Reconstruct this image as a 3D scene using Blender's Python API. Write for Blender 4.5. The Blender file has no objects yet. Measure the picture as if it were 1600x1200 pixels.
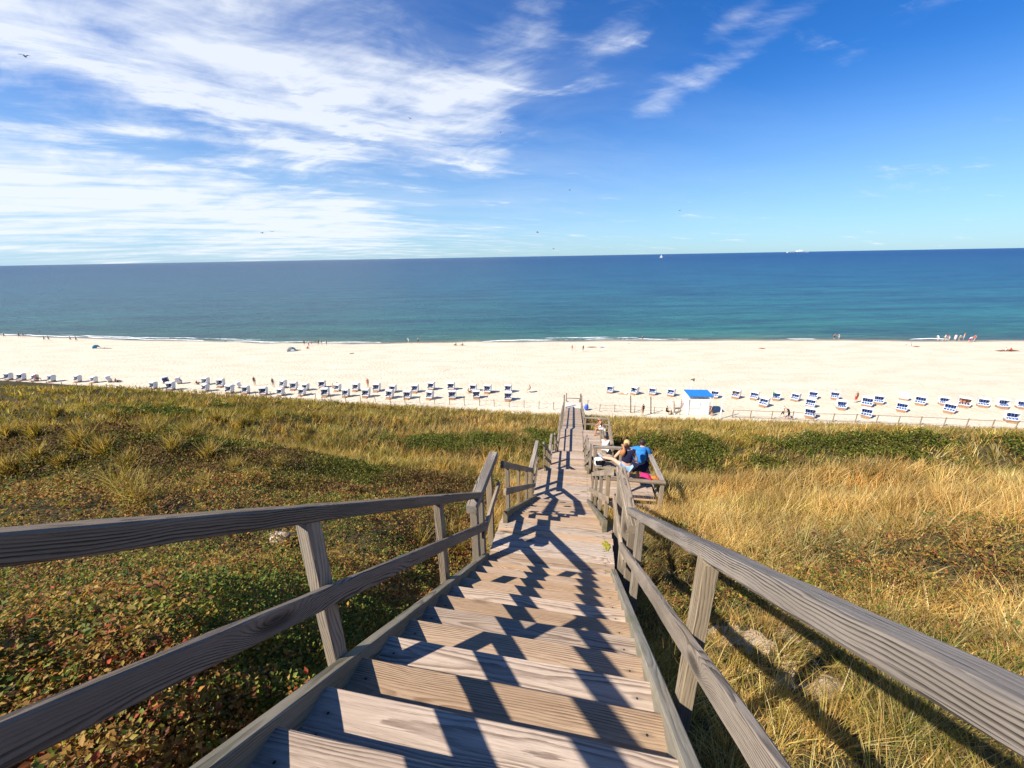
import bpy, bmesh, math, random
import numpy as np
from math import sin, cos, tan, atan, atan2, pi, sqrt, radians, exp
from mathutils import Vector, Matrix

random.seed(7)
rng = np.random.default_rng(7)
scn = bpy.context.scene
C = scn.collection

# ------------------------------------------------------------------ camera
FPX = 601.0                      # focal length in pixels of the 1600 px wide photograph
ROLL = radians(1.0026)
PITCH = radians(18.318)
fw = Vector((0, cos(PITCH), -sin(PITCH)))
r0 = Vector((1, 0, 0)); u0 = Vector((0, sin(PITCH), cos(PITCH)))
rt = r0*cos(ROLL) - u0*sin(ROLL)
up = u0*cos(ROLL) + r0*sin(ROLL)
cam_d = bpy.data.cameras.new("camera")
cam = bpy.data.objects.new("camera", cam_d); C.objects.link(cam)
cam_d.sensor_width = 36.0
cam_d.lens = 36.0*FPX/1600.0
cam_d.clip_start = 0.05
cam_d.clip_end = 120000
cam.matrix_world = Matrix(((rt.x, up.x, -fw.x, 0), (rt.y, up.y, -fw.y, 0), (rt.z, up.z, -fw.z, 0), (0, 0, 0, 1)))
scn.camera = cam

# ------------------------------------------------------------------ view
scn.view_settings.view_transform = 'Standard'
scn.view_settings.look = 'None'
scn.view_settings.gamma = 1.0
scn.view_settings.exposure = 0.72
SKY_STRENGTH = 0.070
SUN_STRENGTH = 5.0

# ------------------------------------------------------------------ sun
SHX, SHY = 0.93, 0.50            # ground shadow of one metre of height
sun_d = bpy.data.lights.new("sun", 'SUN'); sun = bpy.data.objects.new("sun", sun_d); C.objects.link(sun)
sun_d.energy = SUN_STRENGTH; sun_d.angle = radians(0.55); sun_d.color = (1.0, 0.93, 0.81)
sdir = Vector((SHX, SHY, -1)).normalized()
sun.rotation_euler = sdir.to_track_quat('-Z', 'Y').to_euler()
to_sun = -sdir
SUN_EL = math.asin(to_sun.z)
SUN_AZ = atan2(to_sun.x, to_sun.y)      # clockwise from +Y

# ------------------------------------------------------------------ node helpers
class V:
    """a tiny expression wrapper round shader math nodes"""
    nt = None
    def __init__(s, sock): s.s = sock
    @staticmethod
    def m(op, *a, clamp=False):
        n = V.nt.nodes.new('ShaderNodeMath'); n.operation = op; n.use_clamp = clamp
        for i, x in enumerate(a):
            if isinstance(x, V): V.nt.links.new(x.s, n.inputs[i])
            else: n.inputs[i].default_value = x
        return V(n.outputs[0])
    def __add__(s, o): return V.m('ADD', s, o)
    __radd__ = __add__
    def __sub__(s, o): return V.m('SUBTRACT', s, o)
    def __rsub__(s, o): return V.m('SUBTRACT', o, s)
    def __mul__(s, o): return V.m('MULTIPLY', s, o)
    __rmul__ = __mul__
    def __truediv__(s, o): return V.m('DIVIDE', s, o)
    def __neg__(s): return V.m('MULTIPLY', s, -1.0)
    def pw(s, p): return V.m('POWER', s, p)
    def clamp(s): return V.m('ADD', s, 0.0, clamp=True)

def node(t, **k):
    n = V.nt.nodes.new(t)
    for a, b in k.items(): setattr(n, a, b)
    return n
def link(a, b): V.nt.links.new(a.s if isinstance(a, V) else a, b)
def comb(x, y, z):
    n = node('ShaderNodeCombineXYZ')
    for i, v in enumerate((x, y, z)):
        if isinstance(v, V): link(v, n.inputs[i])
        else: n.inputs[i].default_value = v
    return n.outputs[0]
def sep(v):
    n = node('ShaderNodeSeparateXYZ'); link(v, n.inputs[0]); return [V(o) for o in n.outputs]
def noise(vec, scale=1.0, detail=4.0, rough=0.55, dist=0.0, dim='3D'):
    n = node('ShaderNodeTexNoise', noise_dimensions=dim)
    link(vec, n.inputs['Vector']); n.inputs['Scale'].default_value = scale
    n.inputs['Detail'].default_value = detail; n.inputs['Roughness'].default_value = rough
    n.inputs['Distortion'].default_value = dist
    return V(n.outputs['Fac'])
def smooth(v, a, b, lo=0.0, hi=1.0):
    n = node('ShaderNodeMapRange', interpolation_type='SMOOTHSTEP'); link(v, n.inputs[0])
    n.inputs[1].default_value = a; n.inputs[2].default_value = b
    n.inputs[3].default_value = lo; n.inputs[4].default_value = hi
    return V(n.outputs[0])
def mixc(f, a, b, blend='MIX'):
    n = node('ShaderNodeMix', data_type='RGBA', blend_type=blend)
    for v, i in ((f, 0), (a, 6), (b, 7)):
        if isinstance(v, V): link(v, n.inputs[i])
        elif isinstance(v, bpy.types.NodeSocket): link(v, n.inputs[i])
        elif isinstance(v, (tuple, list)): n.inputs[i].default_value = (*v, 1) if len(v) == 3 else v
        else: n.inputs[i].default_value = v
    return n.outputs[2]
def new_mat(name):
    m = bpy.data.materials.new(name); m.use_nodes = True; V.nt = m.node_tree
    b = m.node_tree.nodes['Principled BSDF']
    return m, b
def setc(inp, v):
    if isinstance(v, (V, bpy.types.NodeSocket)): link(v, inp)
    elif isinstance(v, (tuple, list)): inp.default_value = (*v, 1)
    else: inp.default_value = v
def bump(h, strength=0.3, dist=0.01, normal=None):
    n = node('ShaderNodeBump'); n.inputs['Strength'].default_value = strength; n.inputs['Distance'].default_value = dist
    link(h, n.inputs['Height'])
    if normal is not None: link(normal, n.inputs['Normal'])
    return n.outputs[0]

def plain(name, col, rough=0.7, spec=0.3, var=0.12, scale=20):
    """a matt coloured surface with slight mottling"""
    m, b = new_mat(name)
    tc = node('ShaderNodeTexCoord').outputs['Object']
    n = noise(tc, scale, 3)
    c = mixc(smooth(n, .3, .7), tuple(x*(1-var) for x in col), tuple(min(1, x*(1+var)) for x in col))
    setc(b.inputs['Base Color'], c); b.inputs['Roughness'].default_value = rough
    b.inputs['Specular IOR Level'].default_value = spec
    return m

# ------------------------------------------------------------------ sky
world = bpy.data.worlds.new("World"); scn.world = world; world.use_nodes = True
V.nt = world.node_tree
for n in list(V.nt.nodes): V.nt.nodes.remove(n)
sky = node('ShaderNodeTexSky', sky_type='NISHITA'); sky.sun_disc = False
sky.sun_elevation = SUN_EL; sky.sun_rotation = SUN_AZ
sky.altitude = 0; sky.air_density = 1.0; sky.dust_density = 0.25; sky.ozone_density = 3.0
hsv = node('ShaderNodeHueSaturation'); hsv.inputs['Saturation'].default_value = 1.32; hsv.inputs['Value'].default_value = 1.0
link(sky.outputs[0], hsv.inputs['Color'])
dx, dy, dz = sep(node('ShaderNodeTexCoord').outputs['Generated'])
az = V.m('ARCTAN2', dx, dy); el = V.m('ARCSINE', dz)
# cirrus live on a plane high above: project the view direction on to it
inv = V.m('MAXIMUM', dz, 0.0) + 0.09
px = dx/inv; py = dy/inv
def pix_ang(x, y):
    v = fw + rt*((x-800)/FPX) - up*((y-600)/FPX); v.normalize()
    return atan2(v.x, v.y), math.asin(v.z)
def blob(x, y, rx, ry, ang=0.0, k=1.0):
    """soft elliptical cloud region given by where it stands in the sky"""
    a0, e0 = pix_ang(x, y)
    u = az - a0; v = el - e0
    ca, sa = cos(radians(ang)), sin(radians(ang))
    p = (u*ca + v*sa)/(rx/FPX); q = (v*ca - u*sa)/(ry/FPX)
    return V.m('EXPONENT', -(p*p + q*q))*k
wv = comb(px, py, 0.0)
warp = noise(wv, 0.55, 3, .5) - 0.5
warp2 = noise(comb(px+7.3, py+2.1, 0.0), 0.6, 3, .5) - 0.5
def streak(angle, sx, sy, detail, dist, w=1.2, off=0.0, rough=.62):
    ca, sa = cos(radians(angle)), sin(radians(angle))
    X = px + warp*w; Y = py + warp2*w
    a = X*ca + Y*sa; b = Y*ca - X*sa
    return noise(comb(a*sx + off, b*sy + off, off), 1.0, detail, rough, dist)
n1 = streak(28, .8, 2.9, 9, .15, w=.5)                      # long fibres
n2 = streak(-20, 2.0, 3.4, 9, .35, w=.8, off=5.3)              # curling wisps
n3 = streak(10, .6, 1.2, 6, .2, off=11.7)               # broad density
m_up = (blob(30, 35, 190, 48, -20, 1.0) + blob(210, 60, 190, 60, -16, 1.0) + blob(390, 55, 150, 75, -24, .8) + blob(450, 120, 80, 40, -50, .5)
        + blob(640, 165, 110, 42, -22, 1.1) + blob(720, 190, 70, 36, -30, .9) + blob(590, 60, 130, 70, 10, .40) + blob(770, 100, 36, 110, -48, .75) + blob(850, 40, 110, 34, 45, .55))
m_low = (blob(20, 270, 190, 26, -4, .9) + blob(150, 315, 330, 34, -7, 1.0) + blob(420, 325, 150, 26, -8, .8) + blob(120, 365, 420, 30, 0, .55) + blob(560, 335, 70, 14, -6, .35))
m_str = (blob(285, 168, 80, 10, -14, 1.2) + blob(430, 222, 80, 13, -22, .9) + blob(500, 180, 50, 9, -36, .8) + blob(560, 200, 60, 10, -34, .5) + blob(120, 222, 60, 7, -10, .6)
         + blob(760, 266, 70, 8, -8, .8) + blob(640, 272, 60, 7, -8, .55)
         + blob(1120, 108, 110, 15, 24, .42) + blob(1040, 145, 45, 10, 26, .45) + blob(1130, 45, 140, 11, 26, .32) + blob(950, 70, 60, 36, 42, .42)
         + blob(1370, 300, 80, 6, 8, .25) + blob(1450, 22, 150, 12, 16, .25))
def cap(v): return V.m('SUBTRACT', 1.0, V.m('EXPONENT', -v))
c_up = cap(m_up*1.3); c_low = cap(m_low*1.5); c_str = cap(m_str*1.6)
nf = (n2-.5)*1.5 + (n1-.5)*1.6 + (n3-.5)*.9
d_up = smooth(nf*.9 + c_up*.78, .20, 1.22)
d_low = smooth((n1-.5)*2.0 + (n2-.5)*.9 + (n3-.5)*1.0 + c_low*.80, .16, 1.10)
d_str = smooth(nf*.8 + c_str*.85, .22, 1.30)
veil = (blob(330, 60, 480, 100, -10, .34) + blob(120, 350, 420, 60, 0, .40) + blob(620, 120, 200, 90, -10, .22))*smooth(n3, .25, .75)
dens = V.m('MINIMUM', (d_up + d_low*.95 + d_str + veil)*1.0, 1.0).clamp()
# pale air low over the sea
low = (smooth(el, 0.0, .34, .75, 0.0)*smooth(az, -1.1, .5, 1.0, .72)).clamp()
deep = mixc(1.0, hsv.outputs[0], (.58, .95, 1.36), 'MULTIPLY')
skyc = mixc(low, deep, (4.6, 6.6, 8.4))
skyc = mixc(dens*.88, skyc, (8.2, 8.7, 9.4))
bg = node('ShaderNodeBackground'); bg.inputs['Strength'].default_value = SKY_STRENGTH
link(skyc, bg.inputs['Color'])
world.cycles.sampling_method = 'MANUAL'; world.cycles.sample_map_resolution = 512
wo = node('ShaderNodeOutputWorld'); link(bg.outputs[0], wo.inputs[0])

# ------------------------------------------------------------------ generic builders
def link_obj(o, parent=None):
    C.objects.link(o)
    if parent is not None: o.parent = parent
    return o
def tag(o, label=None, cat=None, group=None, kind=None):
    if label: o['label'] = label
    if cat: o['category'] = cat
    if group: o['group'] = group
    if kind: o['kind'] = kind
    return o
def empty(name, loc=(0, 0, 0), rz=0.0):
    o = bpy.data.objects.new(name, None); o.empty_display_size = .2
    C.objects.link(o); o.location = loc; o.rotation_euler = (0, 0, rz); return o
def mesh_obj(name, verts, faces, mat, parent=None, smooth_=False):
    me = bpy.data.meshes.new(name); me.from_pydata([tuple(v) for v in verts], [], faces)
    for m in (mat if isinstance(mat, (list, tuple)) else [mat]): me.materials.append(m)
    if smooth_: me.polygons.foreach_set('use_smooth', [True]*len(me.polygons))
    me.update()
    return link_obj(bpy.data.objects.new(name, me), parent)
class MB:
    """collects shapes of ONE part"""
    def __init__(s): s.v = []; s.f = []; s.mi = []
    def add(s, vs, fs, mi=0):
        o = len(s.v); s.v += [Vector(v) for v in vs]; s.f += [[i+o for i in f] for f in fs]; s.mi += [mi]*len(fs)
    def box(s, c, d, rot=None, mi=0, ch=0.0):
        hx, hy, hz = d[0]/2, d[1]/2, d[2]/2; c = Vector(c)
        if ch <= 0:
            vs = [Vector((x, y, z)) for x in (-hx, hx) for y in (-hy, hy) for z in (-hz, hz)]
            fs = [(0, 1, 3, 2), (4, 6, 7, 5), (0, 4, 5, 1), (2, 3, 7, 6), (0, 2, 6, 4), (1, 5, 7, 3)]
        else:
            bm = bmesh.new(); bmesh.ops.create_cube(bm, size=1, matrix=Matrix.Diagonal((d[0], d[1], d[2], 1)))
            bmesh.ops.bevel(bm, geom=bm.edges[:], offset=ch, segments=1, affect='EDGES')
            vs = [v.co.copy() for v in bm.verts]; bm.verts.index_update(); fs = [[v.index for v in f.verts] for f in bm.faces]; bm.free()
        if rot is not None: vs = [rot @ v for v in vs]
        s.add([c+v for v in vs], fs, mi)
    def tube(s, pts, rad, n=8, mi=0, cap=True):
        pts = [Vector(p) for p in pts]; rad = rad if isinstance(rad, (list, tuple)) else [rad]*len(pts)
        vs = []; fs = []
        for i, p in enumerate(pts):
            d = (pts[min(i+1, len(pts)-1)] - pts[max(i-1, 0)]).normalized()
            a = d.cross(Vector((0, 0, 1)) if abs(d.z) < .9 else Vector((1, 0, 0))).normalized(); b = d.cross(a)
            for k in range(n):
                t = 2*pi*k/n; vs.append(p + (a*cos(t)+b*sin(t))*rad[i])
        for i in range(len(pts)-1):
            for k in range(n):
                fs.append((i*n+k, i*n+(k+1) % n, (i+1)*n+(k+1) % n, (i+1)*n+k))
        if cap: fs.append(tuple(range(n))[::-1]); fs.append(tuple((len(pts)-1)*n+k for k in range(n)))
        s.add(vs, fs, mi)
    def blob(s, c, r, n=8, m=6, mi=0, rot=None, jit=0.0):
        c = Vector(c); r = Vector(r); vs = [Vector((0, 0, -r.z))]; fs = []
        for i in range(1, m):
            ph = -pi/2 + pi*i/m
            for k in range(n):
                t = 2*pi*k/n; j = 1 + random.uniform(-jit, jit)
                vs.append(Vector((r.x*cos(ph)*cos(t)*j, r.y*cos(ph)*sin(t)*j, r.z*sin(ph)*j)))
        vs.append(Vector((0, 0, r.z))); L = len(vs)-1
        for k in range(n): fs.append((0, 1+(k+1) % n, 1+k)); fs.append((L, 1+(m-2)*n+k, 1+(m-2)*n+(k+1) % n))
        for i in range(m-2):
            for k in range(n):
                a = 1+i*n+k; b = 1+i*n+(k+1) % n; fs.append((a, b, b+n, a+n))
        if rot is not None: vs = [rot @ v for v in vs]
        s.add([c+v for v in vs], fs, mi)
    def build(s, name, mat, parent=None, smooth_=False):
        o = mesh_obj(name, s.v, s.f, mat, parent, smooth_)
        o.data.polygons.foreach_set('material_index', s.mi)
        return o

# ------------------------------------------------------------------ the ground
FOOT = np.array([(-400, 122), (-260, 97), (-96.3, 71.2), (-60, 63.2), (-19.6, 54.0), (6.2, 48.9), (25.6, 46.3), (62.3, 41.6), (140, 31), (400, -6)], float)
SHORE = np.array([(-600, 230), (-300, 163), (-181, 137), (-125, 124.5), (-77, 116), (-37.7, 112.3), (0, 111.3), (37, 109.9), (73, 107.3), (106, 104), (137, 100.6), (260, 86), (600, 45)], float)
Z_FOOT, Z_SEA = -20.8, -23.5
def foot_y(X): return np.interp(X, FOOT[:, 0], FOOT[:, 1])
def shore_y(X): return np.interp(X, SHORE[:, 0], SHORE[:, 1])
PROF = np.array([(-40, 1.5), (-12, 1.0), (-4, 0.1), (0, -2.1), (4.6, -5.05), (5.8, -5.25), (8, -6.7), (10.5, -8.3), (12.6, -8.6), (16.6, -11.0), (18.8, -11.3),
                 (22.3, -13.3), (26.5, -13.6), (33, -15.6), (39.8, -17.2), (44, -18.7), (48.0, -20.3), (50, -20.95), (54, -22.5), (60, -26), (200, -60)], float)
def hsh(i, j, k):
    return np.modf(np.abs(np.sin(i*127.1 + j*311.7 + k*74.7)*43758.5453))[0]
def vnoise(X, Y, k=0):
    X = np.asarray(X, float); Y = np.asarray(Y, float)
    i = np.floor(X); j = np.floor(Y); u = X-i; v = Y-j; u = u*u*(3-2*u); v = v*v*(3-2*v)
    return (hsh(i, j, k)*(1-u)+hsh(i+1, j, k)*u)*(1-v)+(hsh(i, j+1, k)*(1-u)+hsh(i+1, j+1, k)*u)*v
def fbm(X, Y, k=0, o=4):
    s = 0; a = .5; f = 1.0
    for n in range(o):
        s = s + a*(vnoise(np.asarray(X)*f, np.asarray(Y)*f, k+n*3)-.5); a *= .5; f *= 2.1
    return s
def gauss(X, Y, cx, cy, sx, sy, ang=0.0):
    c, s_ = cos(radians(ang)), sin(radians(ang)); u = (X-cx)*c+(Y-cy)*s_; v = (Y-cy)*c-(X-cx)*s_
    return np.exp(-(u/sx)**2-(v/sy)**2)
def sst(x, a, b):
    t = np.clip((x-a)/(b-a), 0, 1); return t*t*(3-2*t)
def ground(X, Y):
    X = np.asarray(X, float); Y = np.asarray(Y, float)
    fy = foot_y(X); ye = Y*50.0/fy
    # follow the stair line a little: rows lie square to the stairs, not to the view
    z = np.interp(ye, PROF[:, 0], PROF[:, 1])
    near = 1-sst(Y, 5, 12)
    z = z + 0.62*sst(-X, .9, 2.2)*near + .25*near*sst(X, 3.5, 7)
    z = z + 2.7*gauss(X, Y, -17, 15.5, 9.5, 5.0, -8) + .9*gauss(X, Y, -7.5, 9, 5, 3.4) + 1.3*gauss(X, Y, -40, 30, 14, 8) + .9*gauss(X, Y, -20, 33, 9, 4)
    z = z + 1.0*gauss(X, Y, 13, 10.5, 7.5, 3.6, 5) - 1.0*gauss(X, Y, 17, 20, 10, 4) + 1.7*gauss(X, Y, 30, 26, 9, 5, -8) + .8*gauss(X, Y, 12, 30, 5, 5) + 1.0*gauss(X, Y, 50, 28, 9, 6)
    sc = sst(Y, 5, 30)
    d = np.abs(X-(.16*Y)); away = sst(d, 1.2, 5)
    edge = 1-sst(ye, 44, 50)
    z = z + (fbm(X/7, Y/5, 1)*1.9*away*(0.35+.65*sc) + fbm(X/1.3, Y/1.1, 5)*.38)*edge
    z = z + .20*gauss(X, Y, 2.4, 2.9, .35, .6, 40) + .22*gauss(X, Y, 2.95, 3.0, .3, .5, 45) + fbm(X/.35, Y/.35, 15, 3)*.13*near
    # the slope never bulges above the straight fall from the stair head to the dune foot
    k = np.full_like(X, 1.0); Ys = np.maximum(Y, .5)
    yf = foot_y(X)
    for _ in range(6): yf = .5*yf + .5*foot_y(np.clip(X*yf/Ys, -380, 380))
    line = (Z_FOOT+.1)*(Ys/yf) - .62 + fbm(X/6, Y/6, 9, 3)*.5*edge
    w = sst(Y, 14, 24)*(1-sst(ye, 47, 50))
    z = np.where(z > line, z + (line-z)*w, z)
    return z
def beach(X, Y):
    fy = foot_y(X); sy = shore_y(X); v = (Y-fy)/(sy-fy)
    z = Z_FOOT + v*(Z_SEA-Z_FOOT)
    return z + fbm(X/5, Y/3, 21)*.13*sst(1-v, 0.02, .15)
def at_z(x, y, z):
    v = fw + rt*((x-800)/FPX) - up*((y-600)/FPX); return v*(z/v.z)
def on_beach(x, y):
    """the point of the sand that the photograph shows at x, y"""
    z = -21.5
    for i in range(8):
        p = at_z(x, y, z); z = float(beach(p.x, p.y))
    return Vector((p.x, p.y, z))
def on_dune(x, y):
    v = fw + rt*((x-800)/FPX) - up*((y-600)/FPX); v = v/v.y
    t = 1.0
    while t < 70:
        p = v*t
        if float(ground(p.x, p.y)) > p.z: break
        t *= 1.01
    return Vector((p.x, p.y, float(ground(p.x, p.y))))

def grid_mesh(name, P, mat):
    n, m, _ = P.shape
    me = bpy.data.meshes.new(name)
    idx = np.arange(n*m).reshape(n, m)
    F = np.stack([idx[:-1, :-1], idx[1:, :-1], idx[1:, 1:], idx[:-1, 1:]], -1).reshape(-1, 4)
    me.vertices.add(n*m); me.vertices.foreach_set('co', P.reshape(-1).astype('f4'))
    me.loops.add(F.size); me.loops.foreach_set('vertex_index', F.reshape(-1).astype('i4'))
    me.polygons.add(len(F)); me.polygons.foreach_set('loop_start', (np.arange(len(F))*4).astype('i4'))
    me.polygons.foreach_set('use_smooth', np.ones(len(F), bool))
    me.update(calc_edges=True); me.materials.append(mat)
    o = bpy.data.objects.new(name, me); C.objects.link(o); return o

# zones of plant cover, all in world metres --------------------------------
def zones(X, Y):
    """returns weights: sand, rose, heath, shrub, grass (they need not sum to one)"""
    n = fbm(X/3.1, Y/2.6, 31, 4)*2; n2 = fbm(X/1.1, Y/1.0, 37, 3)*2
    left = sst(-X, .2, 1.0)
    ds = X-.165*Y
    rose = left*(1-sst(Y+n*2.2, 7.0, 9.0))
    rose = np.maximum(rose, (1-left)*gauss(X, Y, 8.0, 4.5, 4.2, 1.2, 0)*.8*(n2*1.2+.7))
    rose = np.maximum(rose, (1-left)*gauss(X, Y, 3.1, 4.0, .5, .5, 0)*.9)
    heath = left*sst(Y+n*2.2, 7.0, 9.0)*(1-sst(Y+n*3+(-X-16)*.10, 14.0, 17.5))*sst(-ds, 1.0, 3.0)
    shrub = np.maximum.reduce([gauss(X, Y, -4.0, 27.2, 7.0, 1.9, -5)*1.4, gauss(X, Y, 2.2, 28, 1.3, 4.5, 8)*1.3, gauss(X, Y, 6.6, 26, 1.5, 3.4, -10)*1.4, gauss(X, Y, -42, 40, 12, 3.0, -20)*1.2, gauss(X, Y, -33, 33, 6, 1.8)*1.2,
        gauss(X, Y, 12.5, 24.4, 4.5, 2.3, -4)*1.1, gauss(X, Y, 25.5, 24.2, 5.5, 2.3, -14)*1.5, gauss(X, Y, 18.0, 23.2, 4.0, 1.0, -5)*.9, gauss(X, Y, 34, 22, 4, 1.6)*1.3, gauss(X, Y, 5.0, 17.5, 2.2, 2.0)*1.2])
    shrub = np.clip((shrub + n*1.1 + n2*.5 - .58)*1.9, 0, .92)
    sand = np.clip((gauss(X, Y, 2.32, 2.85, .22, .50, 40)*1.25 + gauss(X, Y, 2.86, 2.95, .20, .42, 45)*1.1 + gauss(X, Y, 2.55, 2.25, .3, .16)*.9 - .66 + fbm(X/.16, Y/.16, 39, 4)*2.0)*4, 0, 1)
    under = (np.abs(X-.17*Y) < .95+0*X)*(Y < 45)
    grass = np.clip(1-rose-heath-shrub-sand*.9, 0, 1)
    return sand, rose*(1-sand), heath*(1-shrub), shrub, grass, under

# ------------------------------------------------------------------ wood
def wood(name, dark, mid, light, ring=70., contrast=1.0, bumps=.5, green=0.0, knots=1.0, screws=False, wav=1.0):
    m, b = new_mat(name)
    tc = node('ShaderNodeTexCoord').outputs['Object']
    x, y, z = sep(tc)
    r = V(node('ShaderNodeObjectInfo').outputs['Random'])
    r2 = V.m('FRACT', r*17.31); r3 = V.m('FRACT', r*91.7)
    xx = x + r*40.0
    d = noise(comb(xx*.9, y*2.5 + r*9, z*2.5), 1.0, 3, .5) - .5
    vo = node('ShaderNodeTexVoronoi'); vo.inputs['Scale'].default_value = 1.0; vo.inputs['Randomness'].default_value = 1.0
    link(comb(xx*.95, y*3.4+r*7, z*3.4+r2*5), vo.inputs['Vector'])
    vd = V(vo.outputs['Distance'])
    knot = V.m('EXPONENT', -(vd*vd*26.0))
    ry = y + (r2-.5)*.16; rz = z + .035 + r3*.09
    lowf = noise(comb(xx*.45, y*1.2 + r*5, z*1.2), 1.0, 2, .5) - .5
    rad = V.m('SQRT', ry*ry + rz*rz) + (d*.075 + lowf*.11)*wav + knot*(.085*knots)
    fib = noise(comb(xx*9, y*260, z*260), 1.0, 3, .65)
    fib2 = noise(comb(xx*1.8, y*45, z*45), 1.0, 5, .65)
    fine = noise(comb(xx*6, y*60, z*60), 1.0, 4, .6)
    fr = V.m('FRACT', rad*ring + (fine-.5)*.55 + (fib2-.5)*.5)
    s1 = smooth(fr, .25, .86)*smooth(fr, .90, 1.0, 1.0, 0.0)
    band = noise(comb(xx*.8, y*14, z*14), 1.0, 3, .5)
    s1 = 1.0 - s1*smooth(band, .35, .62, .35, 1.0)
    blotch = noise(comb(xx*1.3, y*2.2+r*3, z*2.2), 1.0, 5, .6)
    g = (s1*.40*contrast + fib*.50 + fib2*.45 - .22*1.0)
    c = mixc(smooth(g, .15, .75), dark, light)
    c = mixc(smooth(blotch, .35, .7)*.55, c, mid)
    c = mixc(smooth(knot, .55, .95)*.7*knots, c, tuple(v*.35 for v in dark))
    if green > 0: c = mixc(smooth(noise(comb(xx*2.2, y*6, z*6), 1.0, 5, .65), .45, .75)*green, c, (.12, .13, .05))
    if screws:
        ddx = V.m('ABSOLUTE', x) - .80; ddy = V.m('ABSOLUTE', y) - .048
        dot = smooth(V.m('SQRT', ddx*ddx + ddy*ddy), .005, .009, 1.0, 0.0); stain = smooth(V.m('SQRT', ddx*ddx*.25 + ddy*ddy*3), .0, .03, .45, 0.0)
        c = mixc(stain, c, (.06, .045, .035)); c = mixc(dot, c, (.02, .018, .017))
    # each piece weathered a little differently
    hs = node('ShaderNodeHueSaturation'); link(c, hs.inputs['Color']); link(r3*.34 + .83, hs.inputs['Value']); link(r2*.5+.75, hs.inputs['Saturation'])
    setc(b.inputs['Base Color'], hs.outputs[0]); b.inputs['Roughness'].default_value = .82; b.inputs['Specular IOR Level'].default_value = .25
    crack = smooth(noise(comb(xx*2.5, y*95, z*95), 1.0, 2, .5), .62, .72)
    link(bump(s1*.55*contrast + fib*.5 + fib2*.5 - crack*.9, bumps, .0035), b.inputs['Normal'])
    return m
M_TREAD = wood('tread_wood', (.13, .075, .042), (.35, .235, .155), (.53, .39, .27), ring=90, contrast=.75, bumps=.55, screws=True, wav=.55, knots=.6)
M_DECK = wood('deck_wood', (.19, .125, .085), (.38, .28, .20), (.58, .45, .335), ring=70, contrast=.65, bumps=.45, screws=True)
M_RAIL = wood('rail_wood', (.035, .023, .014), (.14, .10, .066), (.28, .215, .155), ring=120, contrast=1.3, bumps=.9)
M_RAIL2 = wood('aged_rail_wood', (.030, .021, .013), (.16, .122, .086), (.37, .295, .22), ring=115, contrast=1.35, bumps=.9)
M_POST = wood('post_wood', (.075, .052, .030), (.23, .175, .115), (.40, .32, .225), ring=90, contrast=.9, bumps=.6)
M_STR = wood('stringer_wood', (.08, .07, .045), (.19, .165, .115), (.35, .295, .21), ring=90, contrast=.9, bumps=.6, green=.6)

_bcache = {}
def board_mesh(L, W, H, ch=.006, wob=.0, seg=1, key=None):
    """a board lying along x, centred, with worn arrises"""
    k = (round(L, 3), round(W, 3), round(H, 3), ch, wob, seg, key)
    if k in _bcache: return _bcache[k]
    prof = [(-W/2+ch, -H/2), (W/2-ch, -H/2), (W/2, -H/2+ch), (W/2, H/2-ch), (W/2-ch, H/2), (-W/2+ch, H/2), (-W/2, H/2-ch), (-W/2, -H/2+ch)]
    n = 8; vs = []; fs = []
    R = random.Random(hash(str(k)) & 0xffff if key is None else key)
    for i in range(seg+1):
        x = -L/2 + L*i/seg
        bx = 0 if i in (0, seg) else R.uniform(-.3, .3)*L/seg
        for (y, z) in prof:
            q = wob
            vs.append((x+bx, y+R.uniform(-q, q), z+R.uniform(-q, q)))
    for i in range(seg):
        for j in range(n): fs.append((i*n+j, i*n+(j+1) % n, (i+1)*n+(j+1) % n, (i+1)*n+j))
    fs.append(tuple(range(n))[::-1]); fs.append(tuple(seg*n+j for j in range(n)))
    fs = [f[::-1] for f in fs]
    me = bpy.data.meshes.new('board'); me.from_pydata(vs, [], fs); me.update()
    bm = bmesh.new(); bm.from_mesh(me); bmesh.ops.recalc_face_normals(bm, faces=bm.faces[:]); bm.to_mesh(me); bm.free()
    _bcache[k] = me
    return me
def beam(name, p0, p1, W, H, mat, parent, ch=.006, wob=.0015, seg=None, upv=(0, 0, 1), key=None):
    """a straight timber from p0 to p1; W across, H along the up side"""
    p0 = Vector(p0); p1 = Vector(p1); d = p1-p0; L = d.length; x = d.normalized()
    u = Vector(upv); u = (u - x*u.dot(x)).normalized(); y = u.cross(x)
    if seg is None: seg = max(1, int(L/.22))
    me = board_mesh(L, W, H, ch, wob, seg, key if key is not None else random.randint(0, 9999))
    me.materials.clear(); me.materials.append(mat); me.name = name
    o = bpy.data.objects.new(name, me); C.objects.link(o); o.parent = parent
    M = Matrix(((x.x, y.x, u.x, 0), (x.y, y.y, u.y, 0), (x.z, y.z, u.z, 0), (0, 0, 0, 1)))
    M.translation = (p0+p1)/2
    if parent is not None: M = parent.matrix_world.inverted() @ M
    o.matrix_local = M
    return o

class Frame:
    def __init__(s, yaw):
        s.a = radians(yaw); s.S = Vector((sin(s.a), cos(s.a), 0)); s.T = Vector((cos(s.a), -sin(s.a), 0))
    def __call__(s, a, t, z): return s.S*a + s.T*t + Vector((0, 0, z))
F1 = Frame(11.1); F2 = Frame(9.5)
def root(name, p, label, cat, group=None):
    o = empty(name, p); tag(o, label, cat, group); bpy.context.view_layer.update(); return o

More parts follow.
